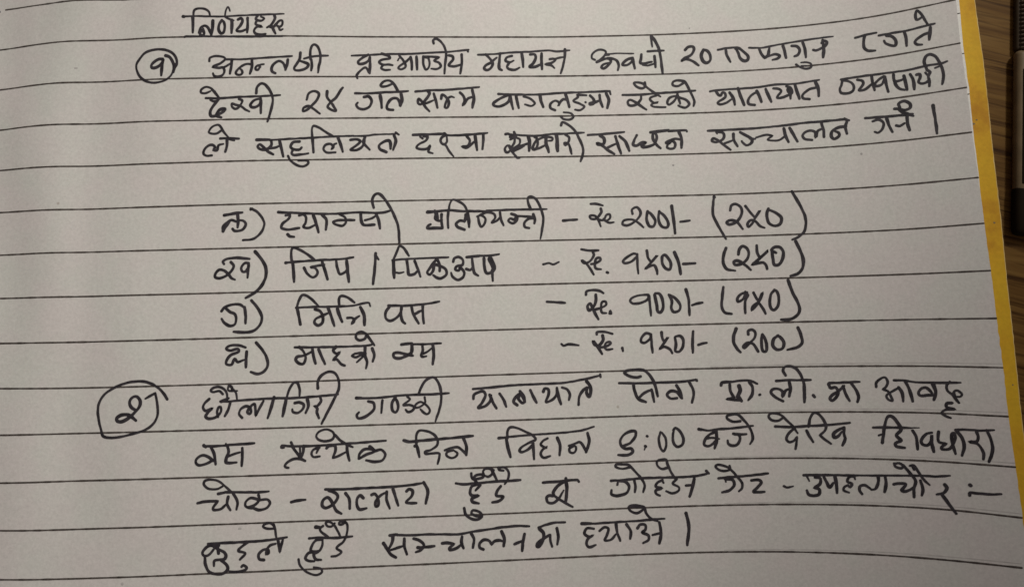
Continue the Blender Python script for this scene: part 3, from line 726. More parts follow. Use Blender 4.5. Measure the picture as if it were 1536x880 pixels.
    (0.46, '78.05,29.87 78.22,26.95 78.25,24.63'),
  ]),
  ('list_letter', [
    (0.52, '-49.21,14.11 -47.74,14.37 -45.99,14.59'),
    (0.52, '-46.82,14.26 -46.71,13.11 -46.78,11.87'),
    (0.48, '-49.35,11.15 -49.36,12.01 -48.64,12.76 -47.91,13.22 -46.98,12.92'),
    (0.56, '-49.35,11.24 -48.99,11.90 -48.27,12.94'),
    (0.45, '-47.70,11.60 -47.33,11.21 -46.04,11.38 -45.35,12.32 -45.69,12.99 -46.62,13.20'),
    (0.45, '-44.52,15.28 -43.30,14.59 -42.27,13.23 -42.07,12.27 -42.71,10.75 -43.99,9.72 -45.83,9.52'),
    (0.48, '-44.51,15.09 -44.24,15.27'),
  ]),
  ('handwritten_word', [
    (0.41, '-39.59,14.53 -36.61,14.38 -33.82,14.21 -31.02,14.10 -28.21,14.16 -25.39,14.31 -22.58,14.17 -20.69,14.23 -19.18,14.64'),
    (0.52, '-39.59,14.53 -38.29,14.41'),
    (0.45, '-38.28,13.93 -37.54,14.01 -37.72,13.34 -38.83,12.40 -39.01,11.64 -37.90,11.33 -35.85,11.59'),
    (0.52, '-37.89,10.47 -37.52,10.08 -36.74,9.98'),
    (0.45, '-35.87,13.89 -35.12,14.07 -34.65,13.49 -34.74,12.53 -35.11,11.77 -34.18,11.56 -33.06,12.12'),
    (0.48, '-33.35,13.85 -32.88,12.50 -32.41,10.76'),
    (0.52, '-31.76,13.92 -31.01,13.04 -31.11,11.22'),
    (0.45, '-28.77,14.07 -27.65,13.38 -27.56,12.41 -28.21,11.85 -29.52,12.25 -29.80,12.64 -28.58,12.91 -25.96,12.87'),
    (0.52, '-24.83,14.01 -24.74,12.75 -24.28,11.97 -22.40,11.98'),
    (0.41, '-24.09,12.84 -22.96,13.11 -22.20,13.58'),
    (0.52, '-22.11,14.06 -21.64,12.90 -21.37,11.25'),
    (0.49, '-22.48,15.13 -22.75,16.40 -22.37,17.46 -21.61,17.74 -20.67,16.95 -19.55,15.19 -18.63,13.24 -18.08,11.49 -17.92,8.60'),
  ]),
  ('handwritten_word', [
    (0.45, '-12.75,14.31 -11.23,14.28 -8.76,14.44 -6.86,14.26 -4.96,14.19 -2.09,14.14'),
    (0.53, '-12.75,14.15 -11.04,14.28'),
    (0.49, '-11.42,14.38 -11.24,13.70 -11.35,12.93 -10.69,12.53 -10.12,12.62'),
    (0.53, '-10.20,13.69 -10.22,12.33 -10.05,11.16! -11.66,11.19 -12.80,11.21 -12.60,11.69 -12.22,11.88'),
    (0.49, '-11.05,14.09 -10.88,12.92'),
    (0.49, '-8.95,14.25 -9.08,12.70 -9.01,11.15'),
    (0.41, '-8.86,14.25 -8.65,15.61 -8.16,16.38 -7.21,16.17 -6.08,15.37 -5.43,14.20'),
    (0.49, '-6.07,10.81 -7.30,11.31 -7.57,11.90 -6.89,12.47 -5.94,12.45 -5.83,13.62'),
    (0.56, '-5.43,14.20 -5.27,12.83 -5.21,11.28'),
    (0.41, '-6.04,12.26 -5.73,13.71'),
  ]),
  ('handwritten_word', [
    (0.41, '-1.98,14.24 0.13,14.30 3.30,14.35 5.89,14.35 7.81,14.33 9.16,14.35'),
    (0.38, '-5.22,14.25 -1.98,14.18'),
    (0.45, '-3.53,13.19 -3.36,12.02 -3.00,11.24 -2.41,11.81 -2.20,12.78 -2.95,13.38 -3.72,13.19'),
    (0.41, '-3.14,13.48 -1.79,13.94 -0.65,13.63 -0.38,12.95 -1.07,11.99 -0.11,12.36 0.58,13.13'),
    (0.49, '0.50,13.91 0.66,12.54 1.11,11.46'),
    (0.45, '2.60,13.58 3.55,13.17 3.53,12.30 2.75,11.82 2.00,12.32 2.39,12.71 3.15,12.50 3.55,13.08 5.08,13.05 6.62,12.93'),
    (0.45, '5.79,10.86 5.03,11.10 4.95,11.88 5.65,12.55 6.61,12.64'),
    (0.53, '6.63,13.42 6.89,12.44 6.77,11.75'),
    (0.45, '6.13,14.56 5.74,15.68 5.76,16.56 6.35,16.79 7.29,16.15 8.01,14.57 8.44,12.80 8.18,10.66 7.80,8.82'),
  ]),
  ('hyphen', [
    (0.49, '12.08,12.15 14.68,12.29'),
  ]),
  ('price_figure', [
    (0.45, '17.30,15.18 18.31,15.16 19.55,14.84'),
    (0.45, '19.14,14.26 19.21,13.57 18.20,12.41 17.23,12.43 17.06,12.93 18.02,12.91 18.58,12.21 19.01,10.93'),
    (0.42, '18.20,12.41 19.54,12.09 20.15,13.06 20.74,13.14 20.80,12.45 20.11,11.98 19.55,12.38'),
    (0.42, '19.92,11.98 20.58,11.58 21.45,11.65'),
    (0.45, '24.98,13.13 24.92,13.92 25.80,14.34 26.44,13.58 26.30,12.70 25.30,11.65 23.92,11.00 23.06,11.22 23.29,11.90 24.74,12.06 25.87,11.54 26.88,10.53'),
    (0.49, '27.78,13.54 27.53,12.17 27.94,10.79 28.70,10.67 29.10,11.73 28.43,12.93 27.78,13.54'),
    (0.49, '29.89,13.47 29.72,11.91 30.23,10.62 31.17,10.39 31.49,11.07 30.89,12.46 29.98,13.37'),
    (0.57, '32.23,14.37 32.47,11.62 32.63,9.23'),
    (0.49, '33.69,11.38 34.55,11.44 35.40,11.54'),
  ]),
  ('price_figure', [
    (0.53, '39.97,15.81 40.15,15.70'),
    (0.45, '40.07,16.00 39.80,14.44 39.68,12.49 40.41,10.51 41.08,9.12 41.74,7.83'),
    (0.49, '42.80,13.12 43.03,13.99 43.79,14.25 44.68,13.61 44.79,12.44 43.78,10.93 42.46,10.51 42.02,10.92 42.69,11.28 43.78,10.93 44.80,9.52'),
  ]),
  ('price_figure', [
    (0.45, '45.50,13.77 46.51,12.25 47.10,11.44! 48.01,12.85! 47.00,11.35 46.59,10.60 45.81,9.86 45.66,10.45 46.25,11.10 46.98,10.96 47.82,9.95 48.62,9.56'),
    (0.48, '49.48,13.06 49.14,12.01 49.40,10.45 50.36,9.82 51.37,10.15 51.63,11.20 50.87,12.11 49.56,12.86'),
    (0.48, '53.76,16.02 54.78,13.82 55.60,11.64 55.76,10.09 55.38,8.57 54.33,7.58 53.23,7.12'),
  ]),
  ('list_letter', [
    (0.45, '-49.07,5.23 -49.30,5.70 -48.54,6.16 -46.71,6.32 -44.59,6.09'),
    (0.45, '-47.89,5.58 -47.38,4.91 -47.77,3.98 -48.68,3.15 -49.77,2.70 -50.59,2.91 -50.60,3.47 -49.97,4.21 -49.15,4.10 -48.31,3.42 -47.75,2.66 -47.11,2.37'),
    (0.48, '-44.76,5.33 -45.41,5.35 -46.04,4.51 -45.85,3.85 -45.30,3.83 -44.76,4.67 -44.76,5.33! -44.84,4.11 -44.92,2.70'),
    (0.52, '-43.63,7.40 -42.47,5.95 -41.72,4.43 -41.71,2.92 -42.43,1.24 -43.70,-0.05 -45.24,-0.92'),
  ]),
  ('handwritten_word', [
    (0.67, '-38.23,5.27 -38.01,5.30'),
    (0.41, '-38.23,5.30 -35.64,5.48 -31.94,5.66 -28.22,5.78 -26.17,6.07'),
    (0.52, '-37.03,5.47 -36.83,3.57 -36.73,1.78'),
    (0.45, '-37.12,5.28 -37.28,6.80 -37.04,7.94 -36.21,7.83 -34.54,6.85 -33.05,5.68'),
    (0.45, '-34.99,4.30 -34.34,3.15 -33.41,2.56 -32.77,2.93 -32.58,3.59 -33.05,4.26 -33.79,4.37 -32.68,4.63 -31.38,4.80'),
    (0.52, '-31.75,5.28 -31.29,3.85 -30.82,2.13'),
    (0.45, '-29.25,5.42 -29.06,4.18 -28.60,3.04 -27.67,3.40 -27.30,3.96'),
    (0.52, '-27.39,5.48 -27.21,3.39 -27.02,1.58'),
  ]),
  ('stroke_mark', [
    (0.52, '-22.21,6.72 -22.32,4.62 -22.71,1.12'),
    (0.41, '-22.12,6.24 -21.66,5.56'),
  ]),
  ('handwritten_word', [
    (0.37, '-19.23,5.42 -16.60,5.57 -13.78,5.65 -9.06,5.75'),
    (0.45, '-19.04,5.42 -18.37,6.94 -17.89,7.98 -17.14,7.59 -16.22,6.13'),
    (0.56, '-19.04,5.33 -18.96,3.99 -18.92,2.18'),
    (0.34, '-18.50,3.12 -17.94,3.02 -17.19,3.19'),
    (0.49, '-16.60,5.28 -16.43,3.94 -16.26,2.70 -15.32,2.78 -14.75,3.34'),
    (0.52, '-15.20,5.16 -14.65,3.72 -14.20,2.28'),
    (0.49, '-11.24,5.47 -11.91,4.62 -12.58,3.68 -12.97,3.02 -12.51,2.63 -11.93,3.28 -11.63,4.42 -10.79,4.22 -9.67,3.62 -9.49,2.66 -10.45,1.92 -11.20,2.03 -11.85,2.52'),
    (0.53, '-11.24,5.56 -10.69,4.40 -10.71,3.26'),
    (0.45, '-8.23,4.93 -8.03,5.50 -7.27,5.78 -6.52,5.28 -6.54,4.33 -7.58,4.06 -7.88,3.49 -7.22,3.29 -7.02,3.95! -6.28,2.98 -6.49,2.03 -7.44,1.57 -8.37,2.16 -8.64,2.93'),
    (0.45, '-5.89,3.55 -5.14,3.34 -4.56,4.00'),
    (0.49, '-4.81,5.64 -4.66,3.91 -4.40,2.75 -3.74,2.26'),
    (0.53, '-5.76,5.69 -3.38,5.90'),
    (0.41, '-3.38,5.90 -1.48,5.92 0.14,6.12'),
    (0.53, '-2.63,5.40 -2.57,3.87 -2.22,2.71 -1.37,2.79 -0.79,3.26'),
    (0.90, '-1.50,5.29 -0.87,3.64 -1.17,2.98'),
    (0.53, '-1.17,3.07 -1.12,1.25'),
  ]),
  ('hyphen', [
    (0.41, '8.17,4.10 9.23,4.31 9.98,4.04 11.05,4.46'),
  ]),
  ('price_figure', [
    (0.45, '15.25,6.75 16.58,6.47 18.41,6.47'),
    (0.45, '17.34,6.26 17.51,5.58 16.70,4.44 15.73,4.17 15.27,4.66 15.93,4.26 16.66,3.28 17.37,2.01'),
    (0.42, '16.97,3.95 17.84,4.12 18.72,4.68 18.64,5.07 17.97,4.99 17.64,4.03 17.80,3.16 18.75,2.94'),
    (0.53, '19.78,2.40 19.97,2.32'),
    (0.45, '25.56,5.57 24.80,5.69 23.43,4.95 22.82,4.29 23.19,3.99 24.35,4.25 25.35,5.09 25.56,5.67! 25.48,3.83 25.55,2.00'),
    (0.49, '27.31,6.20 27.44,4.93 27.97,4.05! 29.17,5.27! 27.97,3.95 26.87,2.83! 27.55,3.19 28.51,3.45 28.95,2.57 29.00,1.80'),
    (0.49, '30.00,4.86 30.04,3.69 30.57,2.81 31.32,2.59 31.56,3.64 31.05,4.82 30.50,5.32 30.01,5.05'),
    (0.53, '32.32,5.75 32.98,3.79 33.25,1.66'),
    (0.49, '33.81,3.53 35.98,3.58'),
  ]),
  ('price_figure', [
    (0.49, '41.61,6.15 41.17,5.01 40.99,3.48 41.57,2.30 43.01,1.92'),
    (0.49, '43.74,4.90 43.98,5.85 44.57,6.36 45.27,5.98 45.58,5.01 45.14,3.88 44.19,3.15 43.08,3.01 42.84,3.59 43.49,3.76 44.55,3.13 45.75,1.93'),
    (0.48, '47.03,6.38 47.04,5.13 47.43,4.06! 48.96,5.33! 47.42,3.96 45.99,2.88! 47.10,3.12 48.01,3.17 48.43,2.67 48.56,2.00'),
    (0.52, '49.59,5.29 49.67,3.85 49.87,2.70 50.58,2.67 51.27,3.59 51.54,4.91 51.06,5.80 50.17,5.94 49.51,5.39 50.28,4.88'),
    (0.52, '53.78,6.80 54.41,5.14 54.82,3.41 54.62,1.90 53.75,0.90 52.49,0.54'),
  ]),
  ('list_letter', [
    (0.48, '-49.40,-3.17 -48.87,-2.50 -47.51,-2.06 -46.23,-2.09 -45.49,-2.57'),
    (0.48, '-48.68,-2.69 -47.94,-3.36 -47.12,-3.75 -46.83,-4.68 -47.10,-5.60 -47.91,-5.86 -48.92,-5.28 -49.38,-4.53'),
    (0.52, '-45.40,-2.57 -45.20,-3.97 -45.19,-5.46'),
    (0.48, '-44.19,-1.39 -43.12,-2.72 -42.38,-4.22 -42.55,-5.52 -43.45,-6.62 -44.90,-7.04 -47.26,-6.90'),
  ]),
  ('handwritten_word', [
    (0.41, '-36.34,-2.87 -33.77,-2.79 -30.09,-2.81 -26.39,-2.71 -23.52,-2.24 -23.24,-2.87'),
    (0.56, '-36.16,-3.06 -35.88,-4.37 -35.60,-5.87'),
    (0.45, '-36.25,-2.87 -35.80,-1.38 -35.25,-0.64 -34.51,-0.75 -33.41,-1.62 -32.39,-2.67'),
    (0.48, '-33.04,-3.22 -32.11,-3.61 -31.65,-4.56 -31.75,-5.68 -32.48,-6.13 -33.12,-5.65 -32.94,-5.00 -31.93,-4.46 -30.64,-3.93'),
    (0.52, '-30.73,-2.99 -30.18,-4.50 -29.63,-6.29'),
    (0.45, '-28.70,-2.84 -28.79,-1.72 -28.51,-0.97 -27.50,-1.09 -26.02,-2.15'),
    (0.56, '-29.07,-3.21 -28.80,-4.15 -28.25,-5.57'),
    (0.45, '-27.32,-4.90 -26.40,-4.96 -26.13,-5.52 -26.59,-5.98! -26.03,-5.15 -25.20,-4.61'),
    (0.56, '-25.00,-3.02 -24.36,-4.44 -24.28,-6.22'),
  ]),
  ('handwritten_word', [
    (0.52, '-19.99,-2.85 -17.85,-2.89'),
    (0.41, '-17.85,-2.93 -15.61,-2.85 -12.81,-2.62 -10.84,-2.29'),
    (0.49, '-19.81,-3.04 -20.47,-3.96 -20.48,-5.09 -19.74,-5.58 -18.43,-4.95 -17.67,-3.65 -17.67,-2.90! -17.78,-4.59 -17.51,-5.72 -17.05,-6.14'),
    (0.49, '-15.90,-2.93 -15.63,-4.26 -15.09,-5.40 -14.63,-6.16'),
    (0.45, '-15.26,-4.46 -14.60,-4.09 -13.95,-3.83'),
    (0.52, '-13.84,-2.88 -13.86,-4.49 -13.70,-6.18'),
  ]),
  ('list_letter', [
    (0.45, '-45.14,-9.72 -46.50,-9.31 -47.95,-9.37 -48.49,-9.91 -47.76,-10.20 -46.50,-9.96 -46.31,-10.42 -47.57,-10.94 -48.28,-11.66 -48.45,-12.57 -47.55,-12.69 -47.02,-11.69 -46.47,-12.26 -45.39,-11.92'),
    (0.52, '-44.95,-10.46 -45.03,-11.74 -45.05,-13.21'),
    (0.48, '-43.33,-8.93 -42.14,-10.34 -41.40,-11.84 -41.30,-13.12 -41.93,-14.03 -43.01,-14.46 -44.19,-14.06'),
  ]),
  ('handwritten_word', [
    (0.41, '-36.59,-9.93 -34.67,-9.97 -31.93,-10.00 -29.18,-10.02 -26.42,-9.99 -23.47,-9.88 -22.64,-9.62'),
    (0.48, '-35.77,-9.85 -35.04,-10.70 -34.67,-11.82 -35.03,-12.83 -35.76,-12.81 -36.40,-12.15 -36.13,-11.60 -35.04,-11.44 -33.58,-10.74'),
    (0.52, '-33.48,-10.19 -33.30,-11.49 -32.93,-12.88'),
    (0.52, '-32.39,-10.40 -31.84,-11.71 -31.29,-13.01'),
    (0.49, '-29.36,-10.01 -29.82,-10.65 -29.27,-11.22 -28.63,-10.96! -29.18,-11.59 -29.83,-12.31! -29.18,-12.24 -28.45,-13.09 -27.81,-13.38'),
    (0.41, '-25.97,-11.30 -26.52,-11.66 -25.88,-11.95 -24.96,-11.60 -24.41,-11.71! -24.96,-12.25 -25.70,-12.83'),
    (0.41, '-25.97,-11.30 -24.96,-11.18 -24.04,-11.35'),
    (0.49, '-24.21,-10.04 -24.22,-11.72 -23.86,-12.84 -24.05,-13.94'),
    (0.49, '-22.93,-10.45 -22.57,-11.57 -22.85,-12.77'),
    (0.45, '-24.02,-7.82 -24.84,-7.42 -25.68,-7.78 -25.77,-8.52 -25.13,-8.94 -24.20,-8.65 -23.92,-7.91! -23.10,-9.14 -22.55,-9.90'),
  ]),
  ('handwritten_word', [
    (0.49, '-17.74,-9.87 -15.89,-9.69'),
    (0.41, '-15.89,-9.84 -13.85,-9.92 -10.68,-9.81'),
    (0.49, '-15.89,-9.97 -15.91,-11.18 -16.84,-11.90 -18.14,-12.33 -19.06,-12.12 -19.15,-11.47 -18.32,-11.31 -17.02,-11.62 -15.73,-11.93'),
    (0.52, '-15.89,-10.06 -16.01,-11.92'),
    (0.45, '-14.03,-9.92 -13.96,-11.04 -14.25,-11.87 -14.06,-12.16 -13.32,-12.08'),
    (0.41, '-13.87,-11.60 -13.12,-11.25 -12.18,-10.53'),
    (0.53, '-12.17,-9.97 -12.01,-11.65 -12.23,-13.50'),
  ]),
  ('hyphen', [
    (0.45, '8.62,-2.77 10.33,-2.90 11.94,-3.05'),
  ]),
  ('price_figure', [
    (0.45, '15.80,-1.65 15.92,-1.04 17.26,-0.83 18.40,-1.05 19.05,-1.44'),
    (0.53, '17.61,-1.70 17.57,-2.84 17.05,-3.97 16.27,-4.53 16.01,-3.76 16.50,-3.29 16.95,-4.16 17.47,-5.32 17.92,-6.18'),
    (0.42, '17.42,-4.36 18.47,-4.10 19.45,-3.56 19.37,-2.98 18.70,-3.06 18.47,-4.20 18.63,-4.97 19.39,-5.08'),
    (0.34, '19.95,-5.19 20.13,-4.62 20.33,-5.24 19.95,-5.19'),
    (0.45, '27.03,-1.94 25.60,-2.00 24.25,-2.44 23.85,-3.00 24.40,-3.49 25.92,-3.35 27.09,-2.71 27.31,-1.95! 27.41,-3.86 27.52,-5.77'),
    (0.53, '28.35,-1.98 28.64,-3.90 28.78,-5.05 29.24,-5.25 29.74,-4.51 29.72,-2.98 29.21,-1.82 28.46,-1.70'),
    (0.49, '30.90,-2.06 31.41,-3.22 31.25,-4.55 31.68,-5.23 32.63,-4.97 32.87,-4.03 32.18,-2.86 31.09,-2.06'),
    (0.49, '34.04,-1.20 34.42,-2.94 34.45,-5.89'),
    (0.45, '35.01,-4.10 35.86,-3.84 36.89,-3.69'),
  ]),
  ('price_figure', [
    (0.49, '40.73,-0.97 40.45,-2.77 40.26,-4.47 40.74,-5.63 41.91,-5.92'),
    (0.48, '44.77,-2.18 43.86,-2.33 43.08,-3.16 43.14,-3.73 43.97,-3.38 44.58,-2.36! 44.42,-1.97 44.93,-2.66! 44.41,-3.68 44.28,-5.85'),
    (0.48, '45.95,-2.23 46.34,-3.19 46.75,-3.77! 47.48,-2.29! 46.74,-3.96 45.39,-5.42! 45.70,-4.68 46.65,-3.96! 47.46,-5.31 47.77,-6.11'),
    (0.48, '49.56,-1.90 48.88,-2.73 48.61,-4.23 48.81,-5.27 49.33,-5.48 50.00,-4.66 50.19,-3.16 49.91,-2.11 49.47,-1.90'),
    (0.52, '51.99,-0.21 52.63,-2.51 53.45,-4.61 53.54,-5.93 52.68,-6.92 51.51,-7.31 50.36,-7.26'),
  ]),
  ('hyphen', [
    (0.45, '11.03,-10.50 11.39,-10.81 12.35,-10.59 14.14,-10.82'),
  ]),
  ('price_figure', [
    (0.45, '17.53,-8.92 17.54,-8.54 18.87,-8.48 20.37,-8.90'),
    (0.53, '18.56,-9.14 18.62,-9.99 17.83,-10.91 17.08,-10.80 16.82,-10.13 17.27,-10.71 17.80,-11.57 18.34,-12.49'),
    (0.42, '18.10,-11.30 19.15,-11.14 20.02,-10.59 19.84,-10.31 19.17,-10.48 18.86,-11.22 19.22,-11.70 20.26,-11.64'),
    (0.45, '22.03,-11.49 22.14,-12.06'),
    (0.45, '27.36,-9.18 26.43,-8.97 25.64,-9.70 25.51,-10.46 26.16,-10.66 27.14,-9.93 27.36,-9.09! 27.38,-10.70 27.49,-12.49'),
    (0.49, '29.26,-8.86 29.39,-10.00 29.74,-10.57! 30.43,-9.74! 29.53,-10.94 28.74,-11.86! 29.69,-11.51 30.61,-11.92 31.04,-12.68'),
    (0.49, '31.64,-9.87 31.76,-11.20 31.61,-12.32 32.26,-12.43 32.95,-11.61 33.11,-10.29 32.59,-9.62 31.74,-9.69'),
    (0.49, '34.95,-8.84 34.79,-10.16 34.70,-12.69'),
    (0.49, '35.75,-11.31 36.40,-11.11 37.24,-10.98'),
  ]),
  ('price_figure', [
    (0.52, '42.54,-8.61 42.05,-9.82 41.97,-11.13 42.54,-12.27 43.05,-12.85'),
    (0.48, '44.59,-9.72 44.62,-9.06 45.26,-8.90 45.77,-9.38 45.63,-10.31 44.76,-11.22 43.72,-12.12 43.56,-11.84 44.40,-11.21 45.29,-11.42 46.09,-12.85'),
    (0.48, '46.91,-9.80 46.73,-11.28 46.90,-12.78 47.43,-12.80 47.59,-11.69 47.32,-10.37 47.00,-9.71'),
    (0.52, '49.64,-10.08 48.80,-10.79 48.64,-11.91 49.30,-12.58 50.19,-12.42 50.53,-11.41 50.06,-10.46 49.47,-10.07'),
    (0.52, '53.07,-8.80 53.50,-10.21 53.58,-11.51 52.83,-12.23 51.05,-12.69'),
  ]),
  ('circled_number', [
    (0.44, '-58.52,-18.44 -59.54,-16.96 -61.00,-15.83 -62.63,-15.25 -64.61,-15.25 -66.23,-15.60 -67.83,-16.28 -69.42,-17.33 -70.31,-18.74 -70.50,-20.18 -70.26,-21.80 -69.84,-23.42 -69.44,-24.50 -68.27,-24.80 -66.31,-24.68 -64.18,-24.21 -62.23,-23.64 -60.83,-22.60 -60.15,-21.18 -60.20,-19.38 -60.60,-17.29! -62.28,-18.24'),
    (0.52, '-63.75,-20.27 -64.67,-19.62 -64.96,-18.71 -64.53,-18.00 -63.73,-17.84 -63.17,-18.58 -63.23,-19.48 -63.92,-20.45 -64.97,-21.41 -66.21,-22.09 -67.02,-21.98 -67.12,-21.44 -66.24,-20.92 -65.17,-20.95 -64.44,-21.42 -63.79,-21.98'),
  ]),
  ('handwritten_word', [
    (0.44, '-51.30,-18.57 -52.09,-19.36 -52.35,-20.07 -51.89,-20.63 -50.73,-20.21! -51.53,-21.00 -51.87,-21.62 -51.33,-22.00 -50.09,-21.77 -49.29,-20.89 -49.30,-20.07 -49.66,-20.06 -49.92,-20.87 -49.73,-21.78'),
    (0.48, '-47.70,-19.30 -47.96,-20.38 -48.57,-21.63'),
    (0.41, '-49.41,-19.07 -48.15,-19.11 -46.00,-18.99 -43.30,-18.88 -40.05,-18.79 -36.98,-18.84 -33.35,-18.70 -30.80,-18.54 -28.98,-18.41'),
    (0.41, '-48.98,-17.81 -49.61,-17.25 -50.69,-17.40 -51.08,-17.12 -50.61,-16.68 -49.62,-16.56 -48.72,-17.00 -48.26,-17.83 -48.24,-18.74'),
    (0.52, '-49.23,-19.08 -47.98,-18.57'),
    (0.37, '-48.01,-16.39 -48.09,-17.11 -47.63,-17.31 -47.37,-16.68 -47.92,-16.30 -47.28,-16.95 -46.73,-17.69 -46.54,-18.79'),
    (0.33, '-47.63,-17.31 -46.47,-17.30'),
    (0.45, '-45.61,-22.02 -46.15,-21.34 -45.80,-20.44 -44.91,-20.02 -44.28,-20.31 -44.09,-21.04 -44.36,-21.39 -44.72,-21.02 -44.01,-19.95 -43.47,-19.69 -43.27,-21.78! -42.39,-20.00 -41.94,-19.19'),
    (0.52, '-40.14,-18.61 -40.58,-20.23 -41.20,-22.21'),
    (0.52, '-38.06,-19.03 -38.33,-20.48 -38.63,-21.92'),
    (0.41, '-37.97,-18.85 -37.53,-17.40 -36.71,-16.14 -36.08,-16.25 -35.71,-17.27 -35.71,-18.46'),
    (0.45, '-36.52,-19.71 -35.71,-19.64 -34.98,-20.03 -35.25,-20.93 -36.06,-21.45 -36.88,-21.25 -36.97,-20.79'),
    (0.48, '-34.35,-19.13 -34.17,-20.23 -34.62,-21.49'),
    (0.48, '-32.08,-18.92 -31.99,-19.56 -32.81,-20.45 -33.17,-20.26 -32.62,-20.82 -32.71,-21.37 -32.35,-22.47'),
    (0.48, '-32.53,-17.26 -32.53,-16.07 -31.89,-14.99 -30.62,-14.38 -29.52,-14.68 -28.88,-15.99 -28.89,-17.46 -29.71,-19.26 -30.81,-21.42 -31.90,-23.48'),
  ]),
  ('handwritten_word', [
    (0.64, '-25.79,-19.15 -24.97,-19.18'),
    (0.41, '-25.70,-19.19 -22.77,-19.24 -20.02,-19.08 -17.81,-18.90 -14.49,-18.86 -11.72,-18.85 -9.41,-18.73'),
    (0.49, '-23.69,-19.80 -22.78,-20.10 -22.70,-21.11 -23.52,-22.00 -24.81,-22.69 -25.54,-22.67 -25.72,-22.12 -25.35,-21.67'),
    (0.45, '-21.22,-19.69 -21.42,-21.88'),
    (0.49, '-18.92,-19.20 -19.48,-20.10 -19.49,-21.39 -18.95,-21.86 -18.48,-21.23 -18.56,-20.13 -18.92,-19.38'),
    (0.41, '-16.80,-19.17 -16.35,-19.64 -17.56,-20.62 -16.36,-20.65 -15.63,-21.04 -16.01,-21.67 -16.74,-21.87 -17.11,-21.45'),
    (0.41, '-13.76,-19.35 -13.68,-20.27 -14.52,-20.98 -15.45,-21.14 -15.35,-20.59 -14.51,-20.15 -13.60,-20.64 -12.87,-21.58 -13.07,-22.21 -13.62,-22.29 -14.53,-21.44'),
    (0.45, '-14.77,-18.67 -14.38,-17.67 -13.53,-16.40 -12.41,-15.87 -11.68,-16.17 -11.05,-17.39 -10.80,-19.06 -11.02,-21.08 -11.89,-23.62'),
  ]),
  ('handwritten_word', [
    (0.41, '-5.12,-18.13 -1.86,-17.94 1.89,-17.67 6.58,-17.57 11.28,-17.46 15.07,-16.90 17.92,-16.33'),
    (0.49, '17.84,-16.14 17.91,-16.61'),
    (0.49, '-5.07,-19.88 -4.96,-19.15 -4.11,-18.71 -3.27,-18.64 -2.91,-19.30 -3.60,-20.66 -4.26,-21.47 -3.05,-21.23 -2.10,-20.34 -1.89,-19.33'),
    (0.53, '-2.17,-19.23 -1.55,-20.72 -1.01,-21.66'),
    (0.49, '-0.39,-19.09 0.33,-20.22 0.76,-21.43'),
    (0.49, '2.73,-21.21 2.09,-20.64 2.39,-19.91 3.25,-19.19 3.70,-19.76 4.05,-20.60 3.67,-20.87 2.95,-20.11! 3.36,-18.73'),
    (0.49, '3.26,-18.73 3.90,-19.58 4.14,-20.70'),
    (0.49, '5.14,-18.59 5.67,-19.81 6.20,-20.85'),
    (0.49, '7.48,-18.94 7.77,-18.39 8.43,-18.59 8.40,-19.52 7.89,-20.80 9.12,-20.37 9.80,-19.56 9.94,-18.35'),
    (0.53, '9.94,-18.35 10.17,-19.75 10.59,-21.25'),
    (0.45, '10.88,-18.28 11.81,-18.68 12.25,-19.62 12.03,-20.55'),
    (0.49, '13.78,-21.43 13.92,-20.04 14.62,-18.94 15.30,-18.40'),
    (0.57, '15.34,-17.29 15.97,-18.24 16.02,-19.35 15.71,-20.09 15.27,-19.33 15.49,-18.41'),
  ]),
  ('handwritten_word', [
    (0.42, '21.24,-17.78 23.78,-17.88 26.21,-17.91 29.39,-17.88 32.37,-17.83 35.15,-17.53'),
    (0.53, '34.96,-17.53 35.17,-17.72'),
    (0.49, '25.14,-16.70 24.38,-16.87 23.08,-16.56 22.26,-15.97 22.74,-15.61 24.44,-15.47 25.94,-15.70 27.01,-16.85 27.69,-18.36 28.07,-20.33'),
    (0.49, '23.77,-17.98 23.99,-19.38 24.59,-20.70 25.88,-21.29'),
    (0.45, '24.89,-20.34 25.76,-19.61 27.10,-19.09'),
    (0.49, '27.00,-19.09 27.23,-20.21 27.37,-21.33'),
    (0.49, '31.48,-20.73 30.37,-20.76 29.75,-20.09 30.43,-19.46 31.54,-19.67 32.22,-20.71'),
    (0.49, '31.50,-18.46 32.09,-19.59 32.40,-20.81'),
    (0.49, '33.75,-17.87 34.41,-19.28 34.46,-20.21 34.11,-21.59'),
  ]),
  ('abbreviation', [
    (0.49, '39.37,-18.66 39.49,-18.20 41.12,-18.06'),
    (0.41, '40.94,-18.11 42.75,-17.91 44.36,-17.96 45.56,-18.54'),
    (0.49, '40.83,-18.51 40.93,-19.81 41.50,-20.93! 40.14,-21.09! 42.72,-21.42'),
    (0.75, '42.43,-18.83 42.56,-19.67 42.05,-20.76'),
    (0.56, '42.15,-20.58 42.72,-21.51'),
    (0.48, '44.25,-18.23 44.73,-19.16 44.56,-20.45 43.88,-21.35'),
    (0.60, '45.83,-20.48 45.94,-20.45'),
  ]),
  ('abbreviation', [
    (0.48, '50.44,-17.19 50.05,-16.35 50.36,-15.72 51.24,-15.56 52.25,-16.05 53.03,-17.35 53.36,-18.83 53.34,-20.29 53.23,-21.92'),
    (0.44, '48.80,-18.13 50.73,-18.03 52.63,-18.08 54.53,-18.09'),
    (0.48, '49.70,-21.70 48.61,-21.09 47.79,-20.16 48.09,-19.61 49.06,-19.55 49.72,-20.02 49.66,-20.93! 50.26,-19.85 51.06,-19.50'),
    (0.52, '50.97,-18.31 51.06,-19.50 50.80,-20.87'),
    (0.59, '54.76,-20.77 54.96,-21.09'),
  ]),
  ('handwritten_word', [
    (0.44, '57.36,-19.02 57.46,-18.75 59.23,-18.70 60.91,-18.65 62.40,-18.60'),
